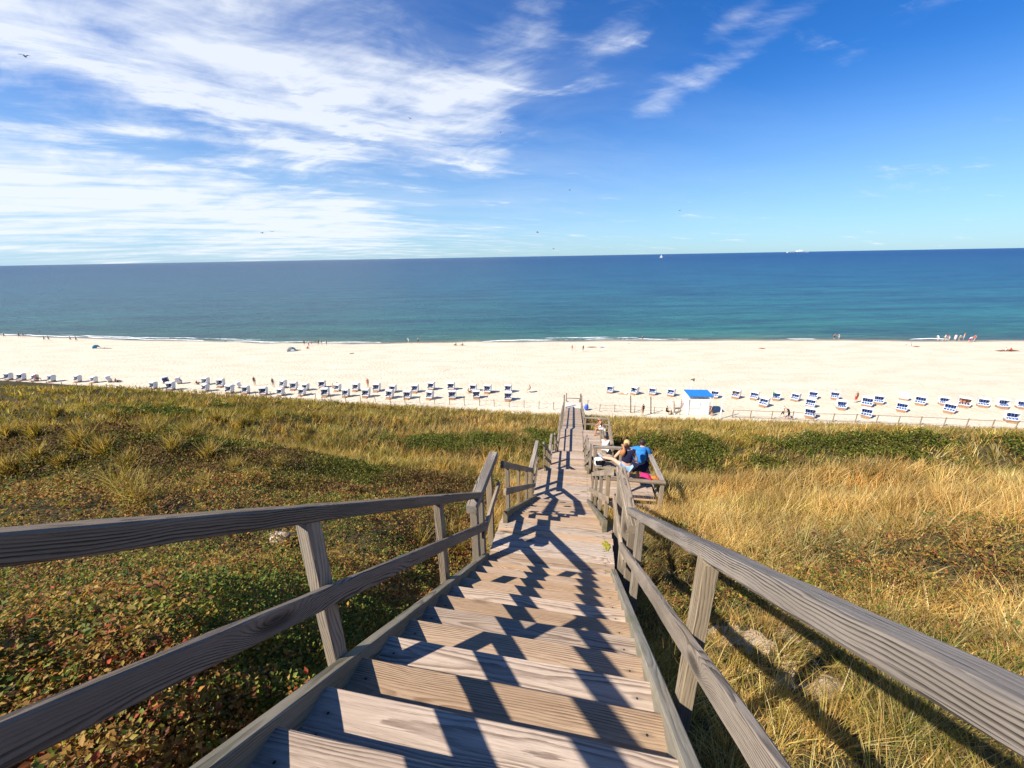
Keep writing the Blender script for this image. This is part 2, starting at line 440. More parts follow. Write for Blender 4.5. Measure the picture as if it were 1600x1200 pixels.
def treads(fr, par, s0, z0, n, run, rise, ta, tb, mat, th=.045, over=.03):
    """n treads; s0, z0 is the nose of the upper floor"""
    depth = run + over
    for k in range(1, n):
        zn = z0 - k*rise; sn = s0 + k*run                 # nose of tread k
        p0 = fr(sn - depth/2, ta, zn-th/2); p1 = fr(sn - depth/2, tb, zn-th/2)
        beam('tread', p0, p1, depth, th, mat, par, ch=.007, wob=.0012, seg=6, key=k % 5)
def stringer(fr, par, s0, z0, s1, z1, t, w=.075, h=.28, lift=.045, plumb=True, mat=None):
    """a sloping cheek board whose top runs lift above the nosing line, with plumb-cut ends"""
    mat = mat or M_STR
    mb = []
    L = sqrt((s1-s0)**2+(z1-z0)**2); cs = (s1-s0)/L
    vz = h/cs
    seg = 14; vs = []; fs = []
    R = random.Random(int(abs(t*100+s0*10)))
    # local frame along the slope for the grain
    x = (fr(s1, t, z1)-fr(s0, t, z0)).normalized(); y = fr.T*-1; y = Vector((0, 0, 1)).cross(x).normalized(); u = x.cross(y)
    O = (fr(s0, t, z0)+fr(s1, t, z1))/2
    M = Matrix(((x.x, y.x, u.x, 0), (x.y, y.y, u.y, 0), (x.z, y.z, u.z, 0), (0, 0, 0, 1))); M.translation = O
    Mi = M.inverted(); c = .008
    for i in range(seg+1):
        f = i/seg; s_ = s0+(s1-s0)*f; z_ = z0+(z1-z0)*f+lift
        for (dt, dz) in ((-w/2, -c), (-w/2+c, 0), (w/2-c, 0), (w/2, -c), (w/2, -vz), (-w/2, -vz)):
            vs.append(Mi @ fr(s_, t+dt+R.uniform(-.001, .001), z_+dz+R.uniform(-.002, .002)))
    for i in range(seg):
        for j in range(6): fs.append((i*6+j, i*6+(j+1) % 6, (i+1)*6+(j+1) % 6, (i+1)*6+j))
    fs.append(tuple(range(6))[::-1]); fs.append(tuple(seg*6+j for j in range(6)))
    o = mesh_obj('stringer', vs, fs, mat, par)
    bm = bmesh.new(); bm.from_mesh(o.data); bmesh.ops.recalc_face_normals(bm, faces=bm.faces[:]); bm.to_mesh(o.data); bm.free()
    o.matrix_local = par.matrix_world.inverted() @ M
    return o
def planks(fr, par, s0, s1, z, ta, tb, mat, w=.14, gap=.008, th=.04, z1=None):
    """deck boards laid crosswise from s0 to s1 (z may fall to z1)"""
    z1 = z if z1 is None else z1
    n = max(1, int(round((s1-s0)/(w+gap)))); st = (s1-s0)/n
    for i in range(n):
        a = s0+st*(i+.5); zz = z+(z1-z)*(i+.5)/n
        e0 = random.uniform(-.012, .012); e1 = random.uniform(-.012, .012)
        upv = Vector((0, 0, 1)) if z == z1 else (Vector((0, 0, s1-s0)) + fr.S*(z-z1)).normalized()
        beam('deck_board', fr(a, ta+e0, zz-th/2), fr(a, tb+e1, zz-th/2), st-gap, th, mat, par, ch=.005, wob=.0015, seg=5, upv=upv, key=i % 6)

# ================================================================== the stairway
# ---- upper flight
RUN, RISE = .3035, .1937
S0 = 1.2375-RUN*2; Z0 = -2.175+RISE*2              # nose of step 0
def plane1(s): return Z0 - (s-S0)*RISE/RUN
up_fl = root('stair_flight', F1(0, -.4, -1.6), 'nearest weathered wooden stair flight with striped rail shadows on its treads', 'stairs', 'wooden stair flights')
SA, ZA = S0+RUN*13, Z0-RISE*13     # landing nose
sT = S0-RUN*5
treads(F1, up_fl, sT, plane1(sT), 18, RUN, RISE, -1.286, .492, M_TREAD)
sTop = sT
stringer(F1, up_fl, sTop, plane1(sTop), SA-.03, plane1(SA-.03), -1.286-.04, w=.08)
stringer(F1, up_fl, sTop, plane1(sTop), SA-.03, plane1(SA-.03), .492+.04, w=.08)
def rail_run(fr, par, s0, s1, zf, t, h0, H, name, W=.05, mat=None, key=None, **k):
    return beam(name, fr(s0, t, zf(s0)+h0+H/2), fr(s1, t, zf(s1)+h0+H/2), W, H, mat or M_RAIL, par, key=key, upv=(0, 0, 1), **k)
cs1 = cos(atan(RISE/RUN))
# left railing of the upper flight
TL, TR = -1.405, .66
rail_run(F1, up_fl, -1.6, 4.62, plane1, TL, 1.015, .085, 'handrail', W=.10, mat=M_RAIL, key=11, ch=.008, wob=.0025)
rail_run(F1, up_fl, -1.6, 4.62, plane1, TL+.075, .475, .115, 'mid_rail', W=.045, mat=M_RAIL, key=12, ch=.008, wob=.0025)
for s in (-.23, 1.47, 3.14):
    beam('post', F1(s, TL, plane1(s)-.9), F1(s, TL, plane1(s)+1.03), .10, .075, M_POST, up_fl, upv=tuple(F1.T), key=int(s*10))
# right railing
rail_run(F1, up_fl, -1.6, 4.45, plane1, TR+.015, 1.01, .082, 'handrail', W=.10, mat=M_RAIL2, key=13, ch=.010, wob=.003)
rail_run(F1, up_fl, -1.6, 4.45, plane1, TR-.06, .40, .125, 'mid_rail', W=.045, mat=M_RAIL2, key=14, ch=.008, wob=.003)
for s in (-.1, 1.72, 3.6):
    beam('post', F1(s, TR, plane1(s)-1.5), F1(s, TR, plane1(s)+1.02), .11, .075, M_POST, up_fl, upv=tuple(F1.T), key=int(s*10)+3)

# ---- landing A
ZA_ = -4.31
la = root('landing', F2(4.6, -.3, ZA_), 'small wooden landing at the foot of the nearest stair flight, crossed by bent rail shadows', 'landing', 'wooden landings')
planks(F1, la, SA-RUN-.02, SA+.98, ZA_, -1.30, .56, M_DECK, w=.135)
for t in (-1.2, .45): beam('joist', F1(SA+.02, t, ZA_-.13), F1(SA+.93, t, ZA_-.13), .06, .17, M_STR, la)
def posts(fr, par, pts, w=.10, d=.10, mat=None):
    for i, (s, t, zb, zt_) in enumerate(pts):
        beam('post', fr(s, t, zb), fr(s, t, zt_), d, w, mat or M_POST, par, upv=tuple(fr.T), key=i+20)
beam('handrail', F2(4.25, -1.30, -3.24), F2(5.78, -1.31, -3.24), .145, .12, M_RAIL2, la, ch=.01, key=31)
posts(F2, la, [(4.42, -1.31, -5.9, -3.30), (4.72, -1.30, -5.9, -3.30), (5.60, -1.36, -5.9, -3.30)])
beam('mid_rail', F2(4.50, -1.22, -3.86), F2(5.75, -1.23, -3.80), .045, .12, M_RAIL2, la, key=32)
beam('handrail', F2(4.18, .82, -3.27), F2(5.62, .80, -3.27), .145, .12, M_RAIL2, la, ch=.01, key=33)
posts(F2, la, [(4.35, .84, -6.2, -3.33), (4.70, .80, -6.2, -3.33), (5.45, .80, -6.2, -3.33)], w=.13, d=.05)
beam('mid_rail', F2(4.2, .74, -3.86), F2(5.60, .73, -3.80), .045, .12, M_RAIL2, la, key=34)

def flight(name_lbl, s0, z0, s1, z1, n, ta, tb, grp='wooden stair flights', railL=True, railR=True, ntp=2, posts_down=1.1):
    r = root('stair_flight', F2((s0+s1)/2, (ta+tb)/2, (z0+z1)/2), name_lbl, 'stairs', grp)
    run = (s1-s0)/n; rise = (z0-z1)/n
    treads(F2, r, s0, z0, n, run, rise, ta, tb, M_TREAD)
    zf = lambda s: z0-(s-s0)*rise/run
    stringer(F2, r, s0-.24, zf(s0-.24), s1-.02, zf(s1-.02), ta-.04, w=.075, lift=.09)
    stringer(F2, r, s0-.24, zf(s0-.24), s1-.02, zf(s1-.02), tb+.04, w=.075, lift=.09)
    for side, t, ok in ((-1, ta-.13, railL), (1, tb+.13, railR)):
        if not ok: continue
        rail_run(F2, r, s0+.08, s1-.12, zf, t, .93, .12, 'handrail', W=.06, mat=M_RAIL2)
        rail_run(F2, r, s0-.05, s1+.02, zf, t-side*.06, .40, .12, 'mid_rail', W=.045, mat=M_RAIL2)
        for i in range(ntp):
            s = s0+.55+(s1-s0-.9)*i/max(1, ntp-1)
            beam('post', F2(s, t, zf(s)-posts_down), F2(s, t, zf(s)+.95), .09, .07, M_POST, r, upv=tuple(F2.T), key=i+40)
    return r
ZB, ZC, ZD = -7.4, -10.0, -12.3
flight('second wooden stair flight, running down from the landing with bent shadows', 5.62, ZA_, 10.62, ZB, 16, -1.02, .55, ntp=4)

def landing(lbl, s0, s1, z, ta, tb, grp='wooden landings'):
    r = root('landing', F2((s0+s1)/2, (ta+tb)/2, z), lbl, 'landing', grp)
    planks(F2, r, s0, s1, z, ta, tb, M_DECK)
    for t in (ta+.12, tb-.12): beam('joist', F2(s0+.05, t, z-.13), F2(s1-.05, t, z-.13), .06, .17, M_STR, r)
    return r
lb = landing('wooden landing beside the viewing platform with the blue jacket and navy top', 10.30, 12.5, ZB, -1.15, .74)
beam('handrail', F2(10.40, -1.22, ZB+1.06), F2(12.45, -1.20, ZB+1.06), .13, .11, M_RAIL2, lb, ch=.01, key=51)
posts(F2, lb, [(10.6, -1.24, ZB-1.2, ZB+1.0), (11.0, -1.24, ZB-1.2, ZB+1.0), (12.3, -1.24, ZB-1.2, ZB+1.0)])
beam('mid_rail', F2(10.5, -1.15, ZB+.5), F2(12.4, -1.15, ZB+.5), .04, .11, M_RAIL2, lb, key=52)
posts(F2, lb, [(12.42, .70, ZB-1.2, ZB+1.12)], w=.08, d=.08)
posts(F2, lb, [(12.62, .62, ZB-.5, ZB+.12)], w=.12, d=.07)

flight('third wooden stair flight, hidden beyond the landing with only its rails standing out', 12.5, ZB, 16.62, ZC, 14, -.86, .60, ntp=3)
lc = landing('wooden landing farther down the walkway between two steep dips of handrail', 16.32, 18.76, ZC, -1.0, .72)
beam('handrail', F2(16.3, -1.0, ZC+1.06), F2(18.5, -1.02, ZC+1.06), .12, .11, M_RAIL2, lc, ch=.01, key=53)
posts(F2, lc, [(16.55, -1.04, ZC-1.2, ZC+1.0), (17.2, -1.04, ZC-1.2, ZC+1.0), (18.4, -1.04, ZC-1.2, ZC+1.0)])
beam('mid_rail', F2(16.4, -.95, ZC+.5), F2(18.5, -.95, ZC+.5), .04, .11, M_RAIL2, lc, key=54)
beam('handrail', F2(16.6, .80, ZC+1.06), F2(18.6, .80, ZC+1.06), .10, .10, M_RAIL2, lc, key=55)
posts(F2, lc, [(16.7, .84, ZC-1.2, ZC+1.0), (18.4, .84, ZC-1.2, ZC+1.0)])
beam('mid_rail', F2(16.6, .74, ZC+.5), F2(18.6, .74, ZC+.5), .04, .11, M_RAIL2, lc, key=56)
flight('fourth wooden stair flight, mostly hidden where the walkway dips before the long ramp', 18.76, ZC, 22.35, ZD, 12, -.75, .70, ntp=3)

# ---- long ramp
S_D0, S_D1, S_D2, ZD2 = 22.05, 26.5, 39.8, -15.9
ramp = root('boardwalk_ramp', F2(31, 0, -14), 'long narrow plank ramp running down to the white sand, railing shadow along its left half', 'boardwalk')
def zramp(s):
    return ZD if s < S_D1 else ZD-(s-S_D1)*(ZD-ZD2)/(S_D2-S_D1)
planks(F2, ramp, S_D0, S_D1, ZD, -.80, .82, M_DECK, w=.19)
planks(F2, ramp, S_D1, S_D2, ZD, -.72, .86, M_DECK, w=.20, z1=ZD2)
for t in (-.6, .6):
    beam('joist', F2(S_D0, t, ZD-.13), F2(S_D1, t, ZD-.13), .06, .17, M_STR, ramp)
    beam('joist', F2(S_D1, t, ZD-.15), F2(S_D2, t, ZD2-.15), .06, .17, M_STR, ramp)
def ramp_rail(t, s0, s1):
    for h, nm, W, H in ((1.0, 'handrail', .11, .10), (.5, 'mid_rail', .04, .10)):
        pts = [s0, S_D1, s1] if s0 < S_D1 else [s0, s1]
        for a, b in zip(pts, pts[1:]):
            beam(nm, F2(a, t, zramp(a)+h), F2(b, t, zramp(b)+h), W, H, M_RAIL2, ramp)
    n = max(2, int((s1-s0)/2.6)+1)
    for i in range(n):
        s = s0+.2+(s1-s0-.3)*i/(n-1)
        beam('post', F2(s, t*1.06, zramp(s)-1.1), F2(s, t*1.06, zramp(s)+.95), .10, .10, M_POST, ramp, upv=tuple(F2.T))
ramp_rail(-.84, 21.7, 39.6)
ramp_rail(.92, 26.6, 39.8)
for t in (-.9, .98): beam('post', F2(39.9, t, -17.5), F2(39.9, t, -14.45), .14, .14, M_POST, ramp, upv=tuple(F2.T))

# ---- last landing, pale, and steps to the beach
pl = root('landing', F2(40.6, 0, -16.1), 'pale sanded landing at the seaward end of the long ramp between two tall posts', 'landing', 'wooden landings')
M_PALE = wood('sanded_wood', (.45, .40, .34), (.6, .56, .48), (.72, .68, .60), ring=30, contrast=.4, bumps=.3)
planks(F2, pl, 39.86, 42.0, -15.95, -.75, .95, M_PALE, w=.16)
for t in (-.7, .95):
    posts(F2, pl, [(42.0, t, -18.5, -14.95)], w=.10, d=.10)
beam('mid_rail', F2(41.8, -.7, -15.5), F2(41.8, .95, -15.5), .06, .10, M_RAIL2, pl)
flight('lowest wooden steps from the end of the ramp down to the beach', 42.0, -15.95, 47.3, -20.2, 22, -.6, .75, ntp=2, posts_down=.6)

# ---- first viewing platform, right of landing B
p1 = root('viewing_platform', F2(11.5, 1.7, ZB), 'railed wooden viewing platform nearest the camera, with the woman in navy standing on it', 'platform', 'viewing platforms')
planks(F2, p1, 10.95, 12.5, ZB+.004, .78, 2.72, M_DECK, w=.15)
RH = .98
beam('handrail', F2(10.46, .66, ZB+RH), F2(10.46, 2.80, ZB+RH), .14, .07, M_RAIL2, p1, ch=.01, key=61)
beam('handrail', F2(10.54, 2.72, ZB+RH+.002), F2(12.55, 2.64, ZB+RH+.002), .15, .075, M_RAIL2, p1, ch=.01, key=62)
beam('handrail', F2(12.48, .78, ZB+RH+.004), F2(12.48, 2.60, ZB+RH+.004), .14, .08, M_RAIL2, p1, ch=.01, key=63)
beam('mid_rail', F2(12.42, .78, ZB+.42), F2(12.42, 2.6, ZB+.42), .04, .11, M_RAIL2, p1, key=64)
beam('mid_rail', F2(10.56, 2.66, ZB+.45), F2(12.4, 2.6, ZB+.45), .04, .11, M_RAIL2, p1, key=65)
posts(F2, p1, [(10.48, 2.72, ZB-1.2, ZB+RH-.04), (12.46, 2.64, ZB-1.2, ZB+RH-.04), (12.46, .86, ZB-1.2, ZB+RH-.04), (12.46, 1.75, ZB-1.2, ZB+RH-.04)], w=.11, d=.11)
# step beams in front of the platform
beam('step_board', F2(10.70, .90, ZB-.10), F2(10.70, 2.75, ZB-.10), .30, .05, M_DECK, p1, key=66)
beam('step_board', F2(10.30, .90, ZB-.38), F2(10.30, 2.45, ZB-.38), .30, .05, M_DECK, p1, key=67)
beam('step_board', F2(9.90, .90, ZB-.66), F2(9.90, 2.1, ZB-.66), .30, .05, M_DECK, p1, key=68)
beam('bench_seat', F2(12.12, .86, ZB+.46), F2(12.12, 2.40, ZB+.46), .36, .045, M_RAIL2, p1, key=69)
for t in (.95, 2.3): beam('bench_leg', F2(12.12, t, ZB), F2(12.12, t, ZB+.44), .09, .09, M_POST, p1, upv=tuple(F2.T))

# ---- second viewing platform, right of the ramp
p2 = root('viewing_platform', F2(24.5, 1.7, ZD), 'farther wooden viewing platform with the slatted bench and the shirtless man', 'platform', 'viewing platforms')
planks(F2, p2, 22.6, 26.5, ZD+.004, .86, 2.62, M_DECK, w=.19)
for h, nm in ((1.0, 'handrail'), (.5, 'mid_rail')):
    beam(nm, F2(26.5, .98, ZD+h), F2(26.5, 2.65, ZD+h), .12, .09, M_RAIL2, p2)
    beam(nm, F2(26.4, 2.62, ZD+h+.002), F2(22.5, 2.60, ZD+h+.002), .12, .09, M_RAIL2, p2)
posts(F2, p2, [(26.5, 1.0, ZD-1.2, ZD+.95), (26.5, 2.66, ZD-1.2, ZD+.95), (24.6, 2.66, ZD-1.2, ZD+.95), (22.6, 2.66, ZD-1.2, ZD+.95)])
bn = root('bench', F2(24.5, 2.22, ZD), 'long grey slatted bench along the right rail of the farther platform', 'bench')
for i in range(3):
    beam('seat_slat', F2(22.9, 2.02+i*.155, ZD+.45), F2(26.1, 2.02+i*.155, ZD+.45), .125, .04, M_RAIL, bn)
for s in (23.1, 24.5, 25.9): beam('leg', F2(s, 2.18, ZD+.01), F2(s, 2.18, ZD+.43), .30, .08, M_POST, bn, upv=tuple(F2.S))

# ------------------------------------------------------------------ dune surface
m_dune, b = new_mat('dune_soil')
geo = node('ShaderNodeNewGeometry').outputs['Position']
at = node('ShaderNodeAttribute', attribute_name='sandy'); fs_ = V(at.outputs['Fac'])
n_a = noise(geo, 2.2, 8, .65); n_b = noise(geo, 38, 6, .7); n_c = noise(geo, .35, 5, .6)
soil = mixc(smooth(n_b, .3, .7), (.035, .026, .014), (.11, .085, .04))
soil = mixc(smooth(n_c, .4, .65)*.6, soil, (.075, .075, .028))
sandc = mixc(smooth(n_b, .35, .75), (.48, .34, .20), (.74, .57, .38))
sandc = mixc(smooth(n_a, .58, .72)*.35, sandc, (.20, .15, .08))
setc(b.inputs['Base Color'], mixc(smooth(fs_ + (n_b-.5)*.7, .22, .42), soil, sandc)); b.inputs['Roughness'].default_value = .95
b.inputs['Specular IOR Level'].default_value = .1
link(bump(n_b + n_a*.8, .9, .03), b.inputs['Normal'])
th = np.concatenate([np.radians(np.linspace(-84, 84, 460)), np.radians(np.linspace(88, 272, 40))]); th = np.append(th, th[0]+2*pi)
rr = np.concatenate([[0.0], np.geomspace(.8, 130, 330)])
TH, RR = np.meshgrid(th, rr, indexing='ij')
GX = RR*np.sin(TH); GY = -3.0 + RR*np.cos(TH)
P = np.stack([GX, GY, ground(GX, GY)], -1)
dune = grid_mesh('dune', P, m_dune); tag(dune, 'rough brown and sandy dune slope falling towards the beach', 'dune', kind='structure')
sa = zones(GX, GY)[0]
a_ = dune.data.attributes.new('sandy', 'FLOAT', 'POINT'); a_.data.foreach_set('value', sa.reshape(-1).astype('f4'))

# ------------------------------------------------------------------ beach
m_sand, b = new_mat('beach_sand')
geo = node('ShaderNodeNewGeometry').outputs['Position']
at = node('ShaderNodeAttribute', attribute_name='wet'); wet = V(at.outputs['Fac'])
nx_, ny_, nz_ = sep(geo)
n_a = noise(comb(nx_*.12, ny_*.3, 0.0), 1.0, 6, .6); n_b = noise(geo, 2.6, 5, .7); n_c = noise(geo, .9, 5, .6)
dry = mixc(smooth(n_a, .35, .7), (.60, .51, .375), (.70, .61, .46))
dry = mixc(smooth(n_b*.6+n_c*.4, .54, .66)*.6, dry, (.40, .30, .19))
wetc = mixc(smooth(n_a, .4, .6), (.30, .24, .16), (.36, .29, .20))
w_ = smooth(wet + (n_a-.5)*.25, .45, .62)
setc(b.inputs['Base Color'], mixc(w_, dry, wetc)); setc(b.inputs['Roughness'], smooth(wet, .4, .7, .95, .35)); b.inputs['Specular IOR Level'].default_value = .25
vo = node('ShaderNodeTexVoronoi', feature='SMOOTH_F1'); vo.inputs['Scale'].default_value = 1.9; link(geo, vo.inputs['Vector'])
foot = smooth(V(vo.outputs['Distance']), .05, .5)
link(bump(foot*.9 + n_b*.9 + n_c*.6, .55, .12), b.inputs['Normal'])
bx = np.concatenate([np.linspace(-420, -130, 40), np.linspace(-128, 128, 420), np.linspace(130, 420, 40)])
bv = np.concatenate([np.linspace(-.12, 1.0, 200), np.linspace(1.01, 1.9, 24)])
BX, BV = np.meshgrid(bx, bv, indexing='ij')
fy = foot_y(BX); sy = shore_y(BX) + (fbm(BX/23, 0*BX, 51, 3)*4.0 + fbm(BX/6, 0*BX, 55, 3)*1.4)*sst(BV, .8, 1.0)
BY = fy + BV*(sy-fy)
BZ = Z_FOOT + BV*(Z_SEA-Z_FOOT) + fbm(BX/5, BY/3, 21)*.13*sst(1-BV, .02, .15)
BZ = np.where(BV > 1, Z_SEA - (BV-1)*6, BZ)
bo = grid_mesh('beach', np.stack([BX, BY, BZ], -1), m_sand); tag(bo, 'wide pale sand beach covered in footprints', 'beach', kind='structure')
a_ = bo.data.attributes.new('wet', 'FLOAT', 'POINT'); a_.data.foreach_set('value', sst(BV, .90, 1.02).reshape(-1).astype('f4'))

# ------------------------------------------------------------------ sea
m_sea, b = new_mat('sea_water')
geo = node('ShaderNodeNewGeometry').outputs['Position']
at = node('ShaderNodeAttribute', attribute_name='off'); off = V(at.outputs['Fac'])   # metres from the waterline
x, y, z = sep(geo)
patch = noise(comb(x*.004, y*.012, 0.0), 1.0, 5, .6) - .5
patch2 = noise(comb(x*.02, y*.07, 0.0), 1.0, 5, .6) - .5
lg = V.m('LOGARITHM', off + 2.0, 10.0) + patch*.55 + patch2*.28
side = smooth(x/(V.m('ABSOLUTE', y)+60), -.9, .9)
ramp_n = node('ShaderNodeValToRGB'); link(smooth(lg, .4, 3.4), ramp_n.inputs[0]); ramp_n.inputs[0].default_value = 0
link(V.m('DIVIDE', lg - .3, 3.0), ramp_n.inputs[0])
cr = ramp_n.color_ramp; cr.elements[0].position = 0; cr.elements[0].color = (.15, .17, .12, 1); cr.elements[1].position = 1; cr.elements[1].color = (.006, .046, .150, 1)
for p, c in ((.12, (.085, .175, .155)), (.30, (.036, .165, .165)), (.50, (.024, .140, .195)), (.72, (.013, .100, .200))):
    e = cr.elements.new(p); e.color = (*c, 1)
st1 = noise(comb(x*.012, y*.09, 4.0), 1.0, 7, .7, .3); st2 = noise(comb(x*.10, y*.55, 2.0), 1.0, 6, .7)
tone = smooth(st1*.6 + st2*.4, .38, .62, .55, 1.55)
seac = mixc(1.0, ramp_n.outputs[0], comb(tone, tone, tone*.5 + .5), 'MULTIPLY')
setc(b.inputs['Base Color'], mixc((1.0 - side)*.45, seac, (.050, .110, .125)))  # greyer towards the left: sun glare on the water put into the colour
b.inputs['Roughness'].default_value = .32; b.inputs['IOR'].default_value = 1.33; b.inputs['Specular IOR Level'].default_value = .26
w1 = noise(comb(x*.11, y*.34, 0.0), 1.0, 6, .6, .3); w2 = noise(comb(x*.8, y*1.5, 0.0), 1.0, 6, .68); w3 = noise(comb(x*.02, y*.07, 3.0), 1.0, 4, .6)
w4 = noise(comb(x*.045, y*.20, 9.0), 1.0, 8, .72, .4)
link(bump(w1*1.6 + w2*.5 + w3*3.5 + w4*2.2, 1.0, 1.6), b.inputs['Normal'])
# sea sheet follows the shore so that its first metres can carry foam and shallows
sx = np.concatenate([[-60000, -12000, -4000, -1500, -800], np.linspace(-500, 500, 320), [800, 1500, 4000, 12000, 60000]])
so = np.concatenate([[-6, -3], np.linspace(0, 60, 50), np.geomspace(64, 70000, 70)])
SX, SO = np.meshgrid(sx, so, indexing='ij')
shy = np.interp(SX, SHORE[:, 0], SHORE[:, 1])
swl = (fbm(SX/40, SO/9, 61, 3)*.35)*np.exp(-SO/80)*sst(SO, 2, 10)
SXs = SX
sea = grid_mesh('sea', np.stack([SXs, shy+SO, Z_SEA + .02 + swl], -1), m_sea); tag(sea, 'calm blue sea turning turquoise near the shore', 'sea', kind='structure')
a_ = sea.data.attributes.new('off', 'FLOAT', 'POINT'); a_.data.foreach_set('value', np.maximum(SO, 0).reshape(-1).astype('f4'))

# foam: low ridges of broken water lying along the waterline
m_foam = plain('foam', (.80, .82, .82), .8, .2, .1, 3)
def foam(x0, x1, off0, wid, seed, lbl, dens_=.5):
    R = random.Random(seed); vs = []; fs = []
    n = int((x1-x0)/.55)
    for i in range(n+1):
        X = x0+(x1-x0)*i/n; e = sin(pi*i/n)**.5
        c = float(shore_y(X)) + off0 + float(fbm(X/9., 0., seed, 3))*2.6
        k = e*max(0., float(vnoise(X/5., 0., seed+9))*1.3-dens_+.35)
        w = wid*k*(.7+.6*R.random())+.01
        for q, zz in ((-w, 0), (-w*.35, .10*min(1, k*2)), (w*.35, .12*min(1, k*2)), (w, 0)):
            vs.append((X+R.uniform(-.1, .1), c+q+R.uniform(-.08, .08), Z_SEA+.035+zz))
    for i in range(n):
        for j in range(3): a = i*4+j; fs.append((a, a+4, a+5, a+1))
    o = mesh_obj('sea_foam', vs, fs, m_foam, None, True); tag(o, lbl, 'foam', kind='stuff'); return o
foam(-230, -60, .4, .24, 3, 'broken white foam line along the left waterline', .35)
foam(-160, -75, 3.0, .08, 5, 'thin second foam line behind the first on the left', .5)
foam(-78, -35, -.1, .15, 8, 'faint foam thread on the waterline near the gathered bathers', .55)
foam(14, 52, .5, .20, 12, 'white breaker foam beside the lone wader', .4)
foam(10, 38, 3.2, .18, 17, 'thin curl of foam just beyond the lone wader', .45)
foam(78, 86, .8, .4, 14, 'short bright foam patch on the right waterline', .2)
foam(110, 120, .8, .4, 15, 'short foam patch left of the wading group', .2)
foam(-10, 14, .2, .35, 19, 'faint foam thread at the waterline beyond the ramp', .55)

# ------------------------------------------------------------------ plant cover
def leafy(name, tex_scale, rough, trans=.35, spec=.25):
    m, b = new_mat(name)
    col = node('ShaderNodeVertexColor', layer_name='Col').outputs[0]
    setc(b.inputs['Base Color'], col); b.inputs['Roughness'].default_value = rough; b.inputs['Specular IOR Level'].default_value = spec
    tr = node('ShaderNodeBsdfTranslucent'); link(mixc(1.0, col, (1.25, 1.25, .6), 'MULTIPLY'), tr.inputs['Color'])
    mx = node('ShaderNodeMixShader'); mx.inputs[0].default_value = trans
    link(b.outputs[0], mx.inputs[1]); link(tr.outputs[0], mx.inputs[2])
    link(mx.outputs[0], m.node_tree.nodes['Material Output'].inputs['Surface'])
    return m
M_LEAF = leafy('rose_leaf', 1, .6, .3, .22); M_GRASS = leafy('grass_blade', 1, .6, .35, .2)

def mesh_np(name, V_, F, colr, mat):
    """V_ (n,3), F (m,k) k constant, colr (n,3)"""
    me = bpy.data.meshes.new(name); k = F.shape[1]
    me.vertices.add(len(V_)); me.vertices.foreach_set('co', V_.reshape(-1).astype('f4'))
    me.loops.add(F.size); me.loops.foreach_set('vertex_index', F.reshape(-1).astype('i4'))
    me.polygons.add(len(F)); me.polygons.foreach_set('loop_start', (np.arange(len(F))*k).astype('i4'))
    me.update(calc_edges=True)
    ca = me.color_attributes.new('Col', 'FLOAT_COLOR', 'POINT')
    cc = np.ones((len(V_), 4), 'f4'); cc[:, :3] = colr; ca.data.foreach_set('color', cc.reshape(-1))
    me.materials.append(mat); o = bpy.data.objects.new(name, me); C.objects.link(o); return o

def scatter(n, r0_, r1_, rc, p=2.3, azmax=64):
    """points on the dune; even per square metre within rc of the stair top, thinner by r**-p beyond"""
    rr_ = np.geomspace(r0_, r1_, 4000); dens_ = np.minimum(1, (rc/rr_)**p)*rr_
    cdf = np.cumsum(dens_*np.gradient(rr_)); cdf /= cdf[-1]
    r = np.interp(rng.random(n), cdf, rr_); t = np.radians(rng.uniform(-azmax, azmax, n))
    X = r*np.sin(t); Y = r*np.cos(t) - .9
    return X, Y, r
def clear_of_deck(X, Y, h=0.0):
    """False where a deck, stair or ramp stands"""
    a = F2.a; s = X*sin(a)+Y*cos(a); t = X*cos(a)-Y*sin(a)
    a1 = F1.a; s1 = X*sin(a1)+Y*cos(a1); t1 = X*cos(a1)-Y*sin(a1)
    bad = (s1 < 4.7) & (t1 > -1.40) & (t1 < .62)
    bad |= (s >= 4.5) & (s < 6.0) & (t > -1.4) & (t < .85)
    bad |= (s >= 6.0) & (s < 10.5) & (t > -1.2) & (t < .75)
    bad |= (s >= 10.3) & (s < 12.7) & (t > -1.3) & (t < 2.85)
    bad |= (s >= 9.6) & (s < 10.4) & (t > .7) & (t < 2.5)
    bad |= (s >= 12.5) & (s < 22.4) & (t > -1.1) & (t < .9)
    bad |= (s >= 22.3) & (s < 26.8) & (t > -.95) & (t < 2.9)
    bad |= (s >= 26.5) & (s < 48) & (t > -1.0) & (t < 1.1)
    return ~bad
def in_dune(X, Y): return Y < foot_y(X) + fbm(X/2.5, 0*X, 71, 3)*1.6 + .2
FR = None
def palette(cols, w, n):
    cols = np.array(cols, float); w = np.array(w, float); w = w/w.sum()
    c = cols[rng.choice(len(cols), n, p=w)]
    return c*rng.uniform(.72, 1.28, (n, 1))*rng.uniform(.93, 1.07, (n, 3))
GREEN = [(.075, .11, .015), (.13, .155, .020), (.20, .185, .028), (.045, .08, .012), (.20, .155, .025)]
AUT = [(.25, .12, .03), (.30, .17, .035), (.17, .065, .025), (.27, .19, .045), (.11, .055, .025), (.30, .06, .03)]

